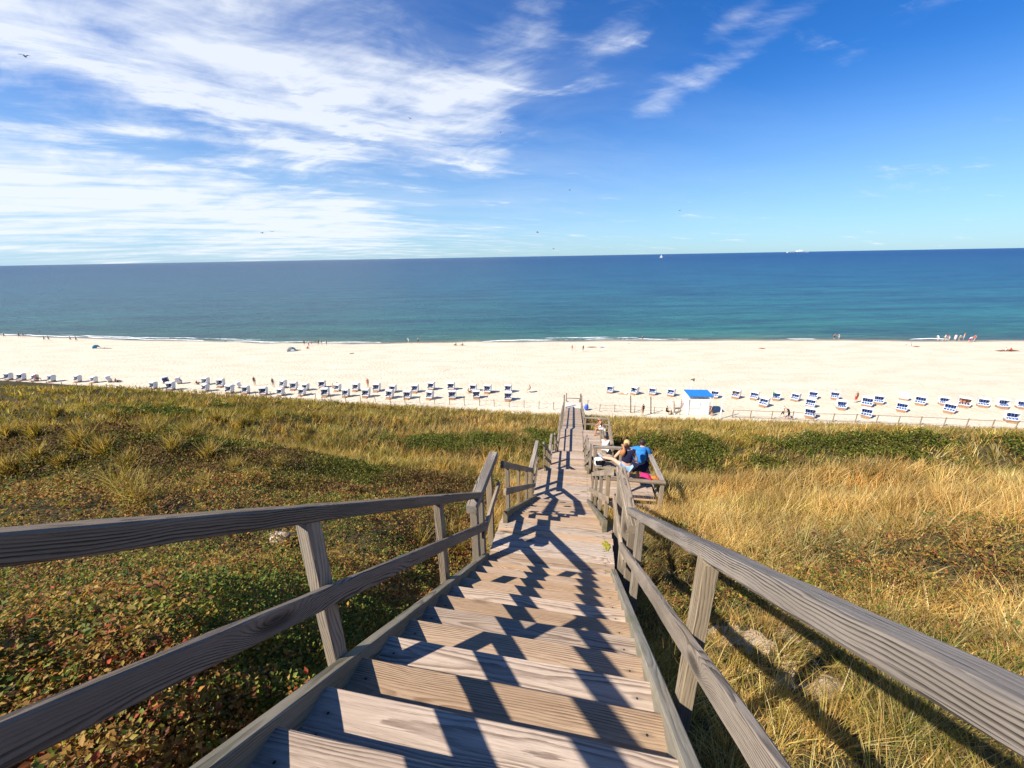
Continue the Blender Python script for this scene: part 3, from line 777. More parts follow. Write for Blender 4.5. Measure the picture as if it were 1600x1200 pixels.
def leaves(name, X, Y, H, size, colr, lbl, tilt=.8, sprig=0):
    """bent leaf blades; with sprig > 0 they radiate in rosettes of about that many"""
    n = len(X)
    a = rng.uniform(0, 2*pi, n); el_ = rng.normal(.15, tilt, n)
    if sprig:
        m = max(1, n//sprig); g = rng.integers(0, m, n)           # each leaf joins the sprig of leaf g
        k = (np.arange(n)//sprig)*sprig; k = np.minimum(k, n-1)
        X = X[k]; Y = Y[k]; H = H[k] + rng.uniform(-.015, .02, n); S_ = size[k]; size = S_*rng.uniform(.6, 1.25, n)
        near_ = rng.random(n) < .8; colr = np.where(near_[:, None], colr[k]*rng.uniform(.75, 1.25, (n, 1)), colr)
        el_ = rng.normal(.35, .35, n) + rng.normal(0, .25, n)
        X = X + np.cos(a)*size*rng.uniform(.15, 1.3, n); Y = Y + np.sin(a)*size*rng.uniform(.15, 1.3, n)
    Z = ground(X, Y) + H
    d = np.stack([np.cos(a)*np.cos(el_), np.sin(a)*np.cos(el_), np.sin(el_)], -1)
    s_ = np.stack([-np.sin(a), np.cos(a), 0*a], -1)
    roll = rng.normal(0, .5, n)[:, None]; up_ = np.cross(s_, d)*-1
    s2 = s_*np.cos(roll) + up_*np.sin(roll); u2 = np.cross(d, s2)
    P0 = np.stack([X, Y, Z], -1); L = size[:, None]; w = L*rng.uniform(.24, .38, (n, 1))
    v = np.stack([P0, P0+d*L*.45+s2*w+u2*L*.12, P0+d*L-u2*L*.05, P0+d*L*.45-s2*w+u2*L*.12], 1).reshape(-1, 3)
    i = np.arange(n)*4
    F = np.concatenate([np.stack([i, i+1, i+2], -1), np.stack([i, i+2, i+3], -1)])
    o = mesh_np(name, v, F, np.repeat(colr, 4, 0), M_LEAF); tag(o, lbl, None, None, 'stuff'); return o

def canopy(X, Y, k, s_, amp):
    return np.clip(fbm(X/s_, Y/s_, k, 3)*2*amp + amp*.8, 0, None)

# rose and crowberry cover, near and autumn tinted
X, Y, r = scatter(800000, 1.0, 46, 3.0, 2.3)
sa, ro, he, sh, gr, un = zones(X, Y)
u = rng.random(len(X)); fr_edge = in_dune(X, Y)
k = (u < ro) & clear_of_deck(X, Y) & fr_edge
x, y, rk = X[k], Y[k], r[k]; n = len(x)
can = canopy(x, y, 81, .42, .30) + canopy(x, y, 85, 1.6, .20) + .03
dist = np.sqrt(x*x+y*y+(ground(x, y))**2)
size = np.maximum(.029, dist*.0041)*np.exp(rng.normal(0, .20, n))
h = can*rng.random(n)**.45
aut = np.clip(.60 + fbm(x/1.6, y/1.2, 83, 3)*2.8 + sst(y, 2.2, 5.5)*.26 - gauss(x, y, -1.5, 2.2, 1.1, 1.4)*.55, .08, .86)
aut = np.where(rng.random(n) < aut, 1, 0)
colr = np.where(aut[:, None] == 1, palette(AUT, [3, 3, 2, 3.4, 1.5, .35], n), palette(GREEN, [4, 4, 2.5, 3, 1], n))
leaves('rose_shrub_cover', x, y, h, size, colr*1.22, 'low autumn-tinted rose leaves carpeting the slope left of the stairs', sprig=6)
n_rose = n
# heath: finer, darker
X, Y, r = scatter(1000000, 5.0, 60, 8.0, 2.1)
sa, ro, he, sh, gr, un = zones(X, Y); u = rng.random(len(X))
k = (u < he) & clear_of_deck(X, Y) & in_dune(X, Y)
x, y, rk = X[k], Y[k], r[k]; n = len(x)
dist = np.sqrt(x*x+y*y+(ground(x, y))**2)
h = (canopy(x, y, 91, 1.0, .42)+.04)*rng.random(n)**.4
size = np.maximum(.036, dist*.0040)*rng.uniform(.6, 1.4, n)
c1 = palette([(.07, .085, .010), (.15, .145, .018), (.035, .05, .010), (.24, .20, .035)], [3, 3.5, 2.4, 1.6], n)
c2 = palette([(.14, .07, .025), (.22, .125, .035), (.10, .045, .025), (.26, .19, .06)], [3, 2, 3, 1], n)
mix_ = (rng.random(n) < np.clip(.30+fbm(x/3.0, y/2.0, 93, 3)*3, .04, .9))[:, None]
leaves('crowberry_heath', x, y, h, size, np.where(mix_, c2, c1)*1.12, 'dark brown-green heath cover on the hump left of the stairs', 1.0)
n_he = n
# taller dark green shrubs
X, Y, r = scatter(1500000, 8.0, 60, 18.0, 2.0, 66)
sa, ro, he, sh, gr, un = zones(X, Y); u = rng.random(len(X))
k = (u < sh) & clear_of_deck(X, Y) & in_dune(X, Y)
x, y, rk = X[k], Y[k], r[k]; n = len(x)
dist = np.sqrt(x*x+y*y+(ground(x, y))**2)
h = (canopy(x, y, 101, 1.3, .50)+.10)*rng.random(n)**.4
size = np.maximum(.06, dist*.0036)*rng.uniform(.6, 1.4, n)
c1 = palette([(.05, .075, .010), (.09, .12, .015), (.15, .165, .022), (.24, .20, .035), (.20, .12, .03)], [3, 4, 3, 1.6, .8], n)
leaves('sea_buckthorn_scrub', x, y, h, size, c1, 'patches of dark green scrub between the dune grass')
n_sh = n

# dune grass
def blades(name, x, y, length, width, lean, laz, colr, lbl, H0=0.0, nseg=3):
    n = len(x); z = ground(x, y)-.02 + H0
    k = np.linspace(0, 1, nseg+1)
    dirx, diry = np.cos(laz), np.sin(laz)
    face = rng.uniform(0, 2*pi, n); 
    vs = []
    for t in k:
        ang = lean*(t**.9)                       # bends over along its length
        hor = length*np.sin(lean*.75)*t**1.7; ver = length*np.cos(lean*.62)*t
        cx_ = x+dirx*hor; cy_ = y+diry*hor; cz = z+ver - length*.12*np.maximum(lean-.8, 0)*t**3
        w = width*(1-t**1.6)*.5 + width*.04
        vs.append(np.stack([cx_-np.sin(face)*w, cy_+np.cos(face)*w, cz], -1)); vs.append(np.stack([cx_+np.sin(face)*w, cy_-np.cos(face)*w, cz], -1))
    Vv = np.stack(vs, 1).reshape(-1, 3); m = 2*(nseg+1); i = np.arange(n)*m
    F = np.concatenate([np.stack([i+2*j, i+2*j+1, i+2*j+3, i+2*j+2], -1) for j in range(nseg)])
    cr_ = np.repeat(colr, m, 0)
    o = mesh_np(name, Vv, F, cr_, M_GRASS); tag(o, lbl, None, None, 'stuff'); return o
STRAW = [(.51, .345, .105), (.62, .455, .17), (.42, .24, .07), (.33, .21, .065), (.64, .51, .25)]
OLIVE = [(.22, .19, .03), (.34, .26, .045), (.15, .16, .025), (.44, .31, .07), (.28, .165, .035)]

def grass_field(n0, ra, rb, rc, p, gate, name, lbl, seed, wpx=.0012, lmin=.35, lmax=.8):
    X, Y, r = scatter(n0, ra, rb, rc, p, 68)
    # gather blades into tufts
    cell = .34 + r*.012
    jx = (np.floor(X/cell)+hsh(np.floor(X/cell), np.floor(Y/cell), seed))*cell; jy = (np.floor(Y/cell)+hsh(np.floor(X/cell), np.floor(Y/cell), seed+5))*cell
    pull = rng.random(len(X))*.75
    X = X*(1-pull)+jx*pull; Y = Y*(1-pull)+jy*pull
    z_ = zones(X, Y); g = gate(X, Y, z_); u = rng.random(len(X))
    k = (u < g) & clear_of_deck(X, Y) & in_dune(X, Y)
    X, Y, r = X[k], Y[k], r[k]; pull = pull[k]; jx = jx[k]; jy = jy[k]; n = len(X)
    dist = np.sqrt(X*X+Y*Y+ground(X, Y)**2)
    L = rng.uniform(lmin, lmax, n)*(.75+.5*vnoise(X/1.7, Y/1.7, seed+2)); wd = np.maximum(.0045, dist*wpx)*rng.uniform(.7, 1.3, n)
    out = np.arctan2(Y-jy, X-jx); wind = .35
    laz = np.where(rng.random(n) < .55, out, rng.normal(wind, .7, n))
    close = 1-sst(Y, 4.5, 8.5)
    lean = np.abs(rng.normal(.80+.45*close, .35, n)); L = L*(1-.42*close)
    far = sst(dist, 16, 34)
    pale = np.clip(.89 + fbm(X/3.2, Y/2.2, seed+8, 3)*1.5 - .34*sst(Y, 15, 20)*(1-gauss(X, Y, -6, 33, 14, 10)*.8) - .16*sst(-X-6, 0, 8) + .25*gauss(X, Y, 14, 9, 9, 4.0) + .2*gauss(X, Y, 25, 40, 12, 5), .08, .97)
    ps = (rng.random(n) < pale)[:, None]; shade = np.clip(.92 + fbm(X/1.4, Y/1.0, seed+21, 4)*1.7, .45, 1.25)[:, None]; warm = np.clip(fbm(X/1.9, Y/1.3, seed+27, 3)*3, -1, 1)[:, None]
    colr = np.where(ps, palette(STRAW, [3, 2, 2.4, 2, .9], n), palette(OLIVE, [3, 3, 2.2, 2, 1.5], n))
    colr = colr*shade*(1 + warm*np.array([.10, -.06, -.18]))
    blades(name, X, Y, L, wd, lean, laz, colr, lbl)
    return n
n_g = grass_field(470000, 1.0, 100, 7.0, 1.9, lambda X, Y, z: z[4]*(.95-.62*(1-sst(Y, 3.5, 7.5))*np.clip(.6+fbm(X/.8, Y/.8, 121, 3)*3, 0, 1)) + z[0]*.03, 'dune_grass', 'straw-coloured dune grass covering the slopes', 5)
# short thatch beneath the long blades
n_t = grass_field(420000, 1.0, 60, 4.5, 2.2, lambda X, Y, z: np.clip(z[4]+z[0]*.30+z[2]*.1, 0, 1), 'dry_thatch', 'short dry grass and litter between the tufts', 15, wpx=.0020, lmin=.08, lmax=.22)
# green-leaved sprigs among the dry grass on the right
X, Y, r = scatter(420000, 1.2, 40, 4.0, 2.2)
z_ = zones(X, Y); g = z_[4]*np.clip(fbm(X/1.1, Y/.9, 111, 3)*5.0 - .55 + .5*gauss(X, Y, 3.2, 4.2, 1.2, 1.2) + .45*gauss(X, Y, 9, 4.5, 5, 1.6), 0, .55)
k = (rng.random(len(X)) < g) & clear_of_deck(X, Y); x, y = X[k], Y[k]; n = len(x)
dist = np.sqrt(x*x+y*y+(ground(x, y))**2)
colr = np.where((rng.random(n) < .3)[:, None], palette(AUT, [2, 3, 1, 3, 1, 1], n), palette(GREEN, [4, 4, 2, 3, 1], n))
leaves('creeping_rose', x, y, rng.random(n)*.16, np.maximum(.028, dist*.0042)*rng.uniform(.6, 1.3, n), colr, 'green and orange creeping rose sprigs amid the dry grass on the right')
# single grass tufts standing out of the heath on the left
tx = []; ty = []; tl = []; ta_ = []; te = []
for (qx, qy, sz) in [(200, 790, .8), (225, 800, .7), (120, 770, .45), (370, 740, .5), (395, 760, .45), (20, 745, .6), (165, 715, .7), (300, 690, .8), (240, 690, .7), (330, 720, .6), (130, 700, .7), (60, 690, .7), (15, 690, .6), (95, 650, .7),
                     (180, 655, .7), (250, 640, .7), (410, 700, .7), (470, 690, .6), (340, 660, .8), (205, 735, .6), (100, 735, .4), (500, 705, .5), (440, 735, .4), (320, 775, .4), (60, 725, .6), (275, 710, .7), (380, 670, .8), (345, 980, .22), (338, 940, .25), (660, 860, .35), (700, 850, .35), (720, 870, .4), (690, 880, .3), (715, 830, .35)]:
    q = on_dune(qx, qy); m = 190 if qy < 800 else 90
    tx.append(rng.normal(q.x, .10*sz+.03, m)); ty.append(rng.normal(q.y, .10*sz+.03, m)); tl.append(rng.uniform(.55, 1.25, m)*sz*1.15)
    ta_.append(rng.uniform(0, 2*pi, m)); te.append(np.abs(rng.normal(.75, .35, m)))
tx, ty, tl, ta_, te = map(np.concatenate, (tx, ty, tl, ta_, te))
dist = np.sqrt(tx*tx+ty*ty+ground(tx, ty)**2); n = len(tx)
kk = clear_of_deck(tx, ty); 
colr = np.where((rng.random(n) < .55)[:, None], palette(STRAW, [3, 2, 2, 3, 2], n), palette(OLIVE, [3, 3, 2, 3, 1], n))
blades('marram_tufts', tx[kk], ty[kk], tl[kk], (np.maximum(.006, dist*.0012)*rng.uniform(.7, 1.3, n))[kk], te[kk], ta_[kk], colr[kk], 'pale arching marram tufts rising from the dark heath on the left', .10, 4)
print('veg', n_rose, n_he, n_sh, n_g, n_t)
# ================================================================== people
M_SKIN = plain('skin', (.60, .36, .25), .55, .35, .06, 30); M_SKIN_T = plain('tanned_skin', (.42, .21, .12), .5, .4, .08, 30)
M_HAIR_D = plain('dark_hair', (.035, .022, .015), .6, .3); M_HAIR_B = plain('blond_hair', (.55, .36, .15), .5, .35, .25, 60); M_HAIR_R = plain('strawberry_hair', (.46, .20, .08), .5, .35, .25, 60)
M_HAIR_G = plain('grey_hair', (.45, .42, .38), .6, .3)
FAB = {n: plain('fabric_'+n, c, .85, .15) for n, c in dict(navy=(.016, .018, .05), blue=(.03, .19, .52), black=(.014, .014, .016), white=(.78, .78, .76), red=(.5, .04, .035), denim=(.28, .40, .56),
       pink=(.55, .03, .14), green=(.10, .42, .10), grey=(.30, .31, .33), tan=(.42, .31, .19), brown=(.16, .08, .04), orange=(.75, .20, .04), teal=(.03, .22, .25)).items()}

BONES = [('pel', 'chest', 'top'), ('chest', 'nb', 'top'), ('nb', 'neck', 'skin'), ('neck', 'head', 'skin'), ('head', 'crown', 'hair'),
         ('nb', 'shL', 'top'), ('nb', 'shR', 'top'), ('shL', 'elL', 'sleeve'), ('shR', 'elR', 'sleeve'), ('elL', 'wrL', 'skin'), ('elR', 'wrR', 'skin'), ('wrL', 'haL', 'skin'), ('wrR', 'haR', 'skin'),
         ('pel', 'hiL', 'bottom'), ('pel', 'hiR', 'bottom'), ('hiL', 'knL', 'thigh'), ('hiR', 'knR', 'thigh'), ('knL', 'anL', 'shin'), ('knR', 'anR', 'shin'), ('anL', 'toL', 'shoe'), ('anR', 'toR', 'shoe')]
RAD = dict(pel=(.150, .115), chest=(.150, .105), nb=(.085, .075), neck=.052, head=(.078, .095), crown=(.070, .080), shL=.060, shR=.060, elL=.041, elR=.041, wrL=.028, wrR=.028, haL=(.036, .018), haR=(.036, .018),
           hiL=.090, hiR=.090, knL=.056, knR=.056, anL=.037, anR=.037, toL=(.042, .026), toR=(.042, .026))
STAND = dict(pel=(0, 0, .96), chest=(0, .0, 1.24), nb=(0, -.01, 1.43), neck=(0, 0, 1.50), head=(0, .015, 1.60), crown=(0, .01, 1.68), shL=(-.17, 0, 1.41), shR=(.17, 0, 1.41), elL=(-.22, -.02, 1.13), elR=(.22, -.02, 1.13),
             wrL=(-.23, .05, .88), wrR=(.23, .05, .88), haL=(-.225, .07, .80), haR=(.225, .07, .80), hiL=(-.09, 0, .90), hiR=(.09, 0, .90), knL=(-.10, .01, .49), knR=(.10, .01, .49), anL=(-.10, -.02, .09), anR=(.10, -.02, .09), toL=(-.11, .13, .035), toR=(.11, .13, .035))
def pose(**k): d = dict(STAND); d.update(k); return d
WALK = pose(knL=(-.09, .14, .50), anL=(-.09, .28, .10), toL=(-.10, .42, .06), knR=(.09, -.04, .49), anR=(.09, -.30, .13), toR=(.09, -.18, .04), elL=(-.22, -.12, 1.15), wrL=(-.22, -.16, .92), haL=(-.22, -.14, .84), elR=(.22, .08, 1.15), wrR=(.21, .24, .98), haR=(.20, .30, .92))
BEND = pose(chest=(0, .16, 1.16), nb=(0, .30, 1.26), neck=(0, .36, 1.30), head=(0, .44, 1.33), crown=(0, .50, 1.36), shL=(-.17, .27, 1.24), shR=(.17, .27, 1.24), elL=(-.19, .34, .97), elR=(.19, .34, .97), wrL=(-.12, .42, .74), wrR=(.12, .42, .74), haL=(-.11, .44, .67), haR=(.11, .44, .67))
SIT = pose(pel=(0, 0, .58), chest=(0, -.02, .86), nb=(0, .0, 1.05), neck=(0, .01, 1.12), head=(0, .04, 1.22), crown=(0, .04, 1.30), shL=(-.17, .01, 1.03), shR=(.17, .01, 1.03), elL=(-.22, .05, .78), elR=(.22, .05, .78), wrL=(-.16, .26, .68), wrR=(.16, .26, .68), haL=(-.14, .33, .66), haR=(.14, .33, .66),
           hiL=(-.09, .03, .54), hiR=(.09, .03, .54), knL=(-.11, .44, .53), knR=(.11, .44, .53), anL=(-.11, .46, .09), anR=(.11, .46, .09), toL=(-.12, .60, .035), toR=(.12, .60, .035))
FLOOR = pose(pel=(0, 0, .13), chest=(0, -.10, .40), nb=(0, -.12, .58), neck=(0, -.11, .65), head=(0, -.08, .75), crown=(0, -.08, .83), shL=(-.17, -.12, .56), shR=(.17, -.12, .56), elL=(-.24, -.26, .32), elR=(.24, -.26, .32), wrL=(-.26, -.33, .08), wrR=(.26, -.33, .08), haL=(-.27, -.38, .03), haR=(.27, -.38, .03),
             hiL=(-.09, .04, .11), hiR=(.09, .04, .11), knL=(-.12, .42, .38), knR=(.12, .46, .30), anL=(-.12, .66, .08), anR=(.12, .80, .08), toL=(-.12, .80, .05), toR=(.12, .94, .08))
LIE = pose(pel=(0, 0, .13), chest=(0, -.28, .13), nb=(0, -.47, .13), neck=(0, -.54, .13), head=(0, -.64, .13), crown=(0, -.72, .12), shL=(-.17, -.45, .12), shR=(.17, -.45, .12), elL=(-.28, -.28, .08), elR=(.28, -.28, .08), wrL=(-.24, -.03, .06), wrR=(.24, -.03, .06), haL=(-.23, .05, .05), haR=(.23, .05, .05),
           hiL=(-.09, .06, .12), hiR=(.09, .06, .12), knL=(-.11, .46, .14), knR=(.11, .46, .20), anL=(-.12, .86, .07), anR=(.12, .84, .07), toL=(-.13, .92, .17), toR=(.13, .90, .17))
SLOTS = ['skin', 'hair', 'top', 'sleeve', 'bottom', 'thigh', 'shin', 'shoe']

def grow(name, J, edges, R, sub=1):
    """one continuous skinned surface along the given bones"""
    used = []
    for a, b in edges:
        for q in (a, b):
            if q not in used: used.append(q)
    me = bpy.data.meshes.new(name); me.from_pydata([J[q] for q in used], [(used.index(a), used.index(b)) for a, b in edges], [])
    o = bpy.data.objects.new(name, me); C.objects.link(o)
    sk = o.modifiers.new('skin', 'SKIN'); sk.use_smooth_shade = True
    for i, q in enumerate(used):
        r = R[q]; r = r if isinstance(r, tuple) else (r, r)
        me.skin_vertices[0].data[i].radius = r; me.skin_vertices[0].data[i].use_root = (i == 0)
    ss = o.modifiers.new('sub', 'SUBSURF'); ss.levels = sub; ss.render_levels = sub
    dg = bpy.context.evaluated_depsgraph_get(); ev = o.evaluated_get(dg)
    m2 = bpy.data.meshes.new_from_object(ev); m2.name = name
    bpy.data.objects.remove(o); bpy.data.meshes.remove(me)
    return m2
def seg_d(p, a, b):
    ab = b-a; t = max(0, min(1, (p-a).dot(ab)/max(ab.dot(ab), 1e-9))); return (p-a-ab*t).length
_pose_cache = {}
def pose_mesh(key, J):
    if key in _pose_cache: return _pose_cache[key]
    me = grow('body', J, [(a, b) for a, b, t in BONES], RAD)
    P_ = {q: Vector(v) for q, v in J.items()}
    for s in SLOTS: me.materials.append(M_SKIN)
    for f in me.polygons:
        c = f.center; best = min(BONES, key=lambda bn: seg_d(c, P_[bn[0]], P_[bn[1]])/(1 if bn[2] != 'bottom' else .8))
        t = best[2]
        if t in ('skin',) and best[1] == 'head' and (c-P_['head']).dot(P_['crown']-P_['head']) > .0 and c.y < P_['head'].y+.02: t = 'hair'
        f.material_index = SLOTS.index(t)
    _pose_cache[key] = me; return me
POSES = dict(stand=STAND, walk=WALK, bend=BEND, sit=SIT, floor=FLOOR, lie=LIE)
def far_person(loc, rz, ps, lbl, top, bottom, hair=None, skin=None, sleeve=False, legs='shorts', scale=1.0, group=None):
    me = pose_mesh(ps, POSES[ps]); o = bpy.data.objects.new('person', me); C.objects.link(o)
    sk_ = skin or M_SKIN; tp = FAB[top] if top else sk_; bt = FAB[bottom] if bottom else sk_
    mats = dict(skin=sk_, hair=hair or M_HAIR_D, top=tp, sleeve=tp if (sleeve and top) else sk_, bottom=bt, thigh=bt, shin=bt if legs == 'long' else sk_, shoe=sk_)
    for i, s in enumerate(SLOTS):
        o.material_slots[i].link = 'OBJECT'; o.material_slots[i].material = mats[s]
    o.location = loc; o.rotation_euler = (0, 0, rz); o.scale = (scale,)*3
    tag(o, lbl, 'person', group); return o

# ---- people near the walkway, with clothing as parts
def fingers(J, side):
    """four unequal curled fingers and a thumb added to the skeleton"""
    wr = Vector(J['wr'+side]); ha = Vector(J['ha'+side]); d = (ha-wr).normalized()
    x = d.cross(Vector((0, 1, .2))).normalized(); n = x.cross(d); sg = -1 if side == 'L' else 1
    E_ = []; R_ = {}
    for i, (off_, L) in enumerate(((-.024, .062), (-.008, .072), (.008, .068), (.023, .052))):
        a = 'f%s%d' % (side, i); J[a] = tuple(ha + x*off_ + d*.02); J[a+'t'] = tuple(ha + x*off_*1.15 + d*(.02+L*.75) + n*.022)
        E_ += [('ha'+side, a), (a, a+'t')]; R_[a] = .0095; R_[a+'t'] = .0075
    a = 'f%sT' % side; J[a] = tuple(wr + (ha-wr)*.4 - x*.035*sg); J[a+'t'] = tuple(wr + (ha-wr)*.9 - x*.055*sg + n*.01)
    E_ += [('wr'+side, a), (a, a+'t')]; R_[a] = .012; R_[a+'t'] = .009
    return E_, R_
def near_person(loc, rz, J, lbl, clothes, skin, scale=1.0, hair=None, radk=None):
    J = dict(J); R_ = dict(RAD); R_.update(radk or {})
    E_ = [(a, b) for a, b, t in BONES]
    for s in 'LR':
        e, r = fingers(J, s); E_ += e; R_.update(r)
    r = empty('person', loc, rz); r.scale = (scale,)*3; tag(r, lbl, 'person')
    me = grow('body', J, E_, R_, 2); me.materials.clear(); me.materials.append(skin)
    link_obj(bpy.data.objects.new('body', me), r)
    for nm, edges, grow_k, mat in clothes:
        Rk = {q: tuple(v*grow_k+.008 for v in (R_[q] if isinstance(R_[q], tuple) else (R_[q], R_[q]))) for q in R_}
        JJ = dict(J)
        ee = []
        for a, b, *cut in edges:
            if cut:     # cloth that ends part of the way down a limb
                q = a+b+'c'; JJ[q] = tuple(Vector(J[a]).lerp(Vector(J[b]), cut[0]))
                ra, rb = Rk[a], Rk[b]; Rk[q] = tuple(max(ra[i]*(1-cut[0])+rb[i]*cut[0], 0)*1.06 for i in (0, 1)); ee.append((a, q))
            else: ee.append((a, b))
        m = grow(nm, JJ, ee, Rk, 2); m.materials.clear(); m.materials.append(mat); link_obj(bpy.data.objects.new(nm, m), r)
    if hair: 
        for nm, fn, mat in hair:
            mb = MB(); fn(mb, {q: Vector(v) for q, v in J.items()}); mb.build(nm, mat, r, True)
    return r
def face(mb, J):
    h = J['head']; f = Vector((0, .092, 0))
    mb.blob(h+Vector((0, .100, -.012)), (.013, .020, .020), 6, 5)
    for s in (-1, 1): mb.blob(h+Vector((s*.080, .0, -.005)), (.012, .020, .028), 6, 5)
TOP = [('pel', 'chest'), ('chest', 'nb'), ('nb', 'shL'), ('nb', 'shR')]
SLV = [('shL', 'elL', .35), ('shR', 'elR', .35)]
LONG = [('shL', 'elL'), ('shR', 'elR'), ('elL', 'wrL', .92), ('elR', 'wrR', .92)]
SHORTS = [('pel', 'hiL'), ('pel', 'hiR'), ('hiL', 'knL', .72), ('hiR', 'knR', .72)]
TROU = [('pel', 'hiL'), ('pel', 'hiR'), ('hiL', 'knL'), ('hiR', 'knR'), ('knL', 'anL', .9), ('knR', 'anR', .9)]

# woman in navy: her left foot up on the bench at her left, weight on the right leg
J = pose(pel=(0, 0, .95), chest=(.01, .03, 1.22), nb=(.02, .08, 1.41), neck=(.02, .10, 1.48), head=(.0, .14, 1.58), crown=(-.01, .13, 1.66), shL=(-.155, .08, 1.38), shR=(.185, .07, 1.38),
         elL=(-.33, .10, 1.14), wrL=(-.24, .34, 1.05), haL=(-.19, .41, 1.05), elR=(.30, .04, 1.10), wrR=(.27, .22, .95), haR=(.25, .29, .93),
         hiL=(-.10, .02, .92), hiR=(.09, 0, .90), knL=(-.33, .33, .95), anL=(-.60, .62, .84), toL=(-.70, .69, .91), knR=(.08, .02, .48), anR=(.06, -.02, .09), toR=(.08, .13, .035))
def wom_hair(mb, J):
    h = J['head']
    mb.blob(h+Vector((0, -.012, .025)), (.098, .115, .108), 12, 8)
def tail(mb, J):
    h = J['head']
    mb.tube([h+Vector((-.02, -.09, .05)), h+Vector((-.09, -.17, .0)), h+Vector((-.14, -.19, -.12)), h+Vector((-.14, -.17, -.26)), h+Vector((-.10, -.15, -.36))], [.035, .075, .088, .075, .02], 10)
def shoe(side):
    def f(mb, J):
        a, t = J['an'+side], J['to'+side]; d = (t-a).normalized()
        mb.tube([a-d*.05, a+d*.03, (a+t)/2, t, t+d*.06], [.045, .056, .052, .046, .02], 8)
    return f
near_person(F2(11.25, 1.76, ZB+.01), radians(-6), J, 'woman in navy top and denim shorts, one leg raised, on the nearer platform',
    [('sleeveless_top', TOP+[('shL', 'elL', .14), ('shR', 'elR', .14)], 1.12, FAB['navy']), ('shorts', [('pel', 'hiL'), ('pel', 'hiR'), ('hiL', 'knL', .26), ('hiR', 'knR', .40)], 1.0, FAB['denim'])],
    M_SKIN, 1.08, [('hair', wom_hair, M_HAIR_B), ('ponytail', tail, M_HAIR_R), ('face_detail', face, M_SKIN), ('sneaker', shoe('L'), FAB['grey'])], dict(pel=(.145, .115), chest=(.145, .11)))
# man in a blue jacket, seated on the bench at her right
J = dict(SIT); J.update(chest=(.02, .06, .86), nb=(.05, .12, 1.04), neck=(.05, .15, 1.11), head=(.05, .19, 1.20), crown=(.05, .19, 1.28), shL=(-.15, .12, 1.02), shR=(.24, .11, 1.02), elL=(-.33, .20, .88), wrL=(-.42, .24, .98), haL=(-.47, .22, 1.02), elR=(.32, .14, .76), wrR=(.22, .32, .66), haR=(.18, .38, .64))
def man_hair(mb, J): mb.blob(J['head']+Vector((0, -.012, .03)), (.093, .108, .098), 12, 8)
def hood(mb, J):
    n = J['nb']; mb.blob(n+Vector((0, -.085, .0)), (.135, .075, .085), 12, 8)
near_person(F2(12.05, 2.30, ZB+.0), radians(-14), J, 'man in a bright blue hooded jacket sitting beside the woman in navy',
    [('jacket', TOP+LONG, 1.20, FAB['blue']), ('trousers', TROU, 1.16, FAB['navy'])], M_SKIN, 1.13, [('hair', man_hair, M_HAIR_D), ('hood', hood, FAB['blue']), ('face_detail', face, M_SKIN)], dict(pel=(.165, .14), chest=(.165, .135)))
# shirtless man on the far end of the long bench, facing the stairs side (left)
J = dict(SIT); J.update(pel=(0, 0, .575), chest=(0, .08, .84), nb=(0, .20, 1.01), neck=(0, .25, 1.07), head=(0, .31, 1.15), crown=(0, .32, 1.23), shL=(-.18, .18, .99), shR=(.18, .18, .99), elL=(-.22, .30, .76), elR=(.22, .30, .76), wrL=(-.13, .46, .62), wrR=(.13, .46, .62), haL=(-.07, .50, .60), haR=(.07, .50, .60))
def bald(mb, J): mb.tube([J['head']+Vector((-.085, -.03, .01)), J['head']+Vector((-.05, -.095, .02)), J['head']+Vector((.05, -.095, .02)), J['head']+Vector((.085, -.03, .01))], .022, 6)
near_person(F2(25.75, 2.22, ZD+.0), radians(90-9.5), J, 'shirtless tanned man in pale shorts hunched forward on the far end of the slatted bench',
    [('shorts', SHORTS, 1.16, FAB['white'])], M_SKIN_T, 1.08, [('hair', bald, M_HAIR_G), ('face_detail', face, M_SKIN_T)], dict(pel=(.17, .14), chest=(.165, .125)))
# person in white, seated at the near end of the bench
J = dict(SIT)
near_person(F2(22.85, 2.18, ZD-.05), radians(-20), J, 'dark-haired person in a white shirt on the near end of the slatted bench',
    [('shirt', TOP+SLV, 1.28, FAB['white']), ('trousers', TROU, 1.14, FAB['white'])], M_SKIN_T, 1.06, [('hair', man_hair, M_HAIR_D), ('face_detail', face, M_SKIN_T)], dict(pel=(.18, .14), chest=(.18, .14)))
# bag and towel on the platform
bg_ = root('rucksack', F2(12.1, 1.15, ZB+.485), 'black and white rucksack leaning on the bench beside the raised sneaker', 'bag')
mb = MB(); mb.blob(F2(12.1, 1.02, ZB+.66) - bg_.location, (.19, .13, .20), 10, 7, jit=.06); mb.build('bag_body', FAB['black'], bg_, True)
mb = MB(); mb.blob(F2(12.02, 1.00, ZB+.77) - bg_.location, (.22, .10, .07), 10, 6, jit=.08); mb.build('flap', FAB['white'], bg_, True)
mb = MB(); mb.tube([F2(12.0, .86, ZB+.80) - bg_.location, F2(11.93, .82, ZB+.66) - bg_.location, F2(11.98, .88, ZB+.52) - bg_.location, F2(12.0, 1.08, ZB+.50) - bg_.location], .035, 7); mb.build('strap', FAB['white'], bg_, True)
def cloth(name, p, w, d, h, mat, lbl, seed):
    R = random.Random(seed); n = 7; vs = []; fs = []
    for i in range(n):
        for j in range(n):
            u = i/(n-1)-.5; v = j/(n-1)-.5
            vs.append((u*w, v*d, h*(1-2*abs(u))*(1-abs(v))+R.uniform(0, .035)))
    for i in range(n-1):
        for j in range(n-1): a = i*n+j; fs.append((a, a+n, a+n+1, a+1))
    o = mesh_obj(name, vs, fs, mat, None, True); o.location = p; so_ = o.modifiers.new('t', 'SOLIDIFY'); so_.thickness = .012; tag(o, lbl, 'towel'); return o
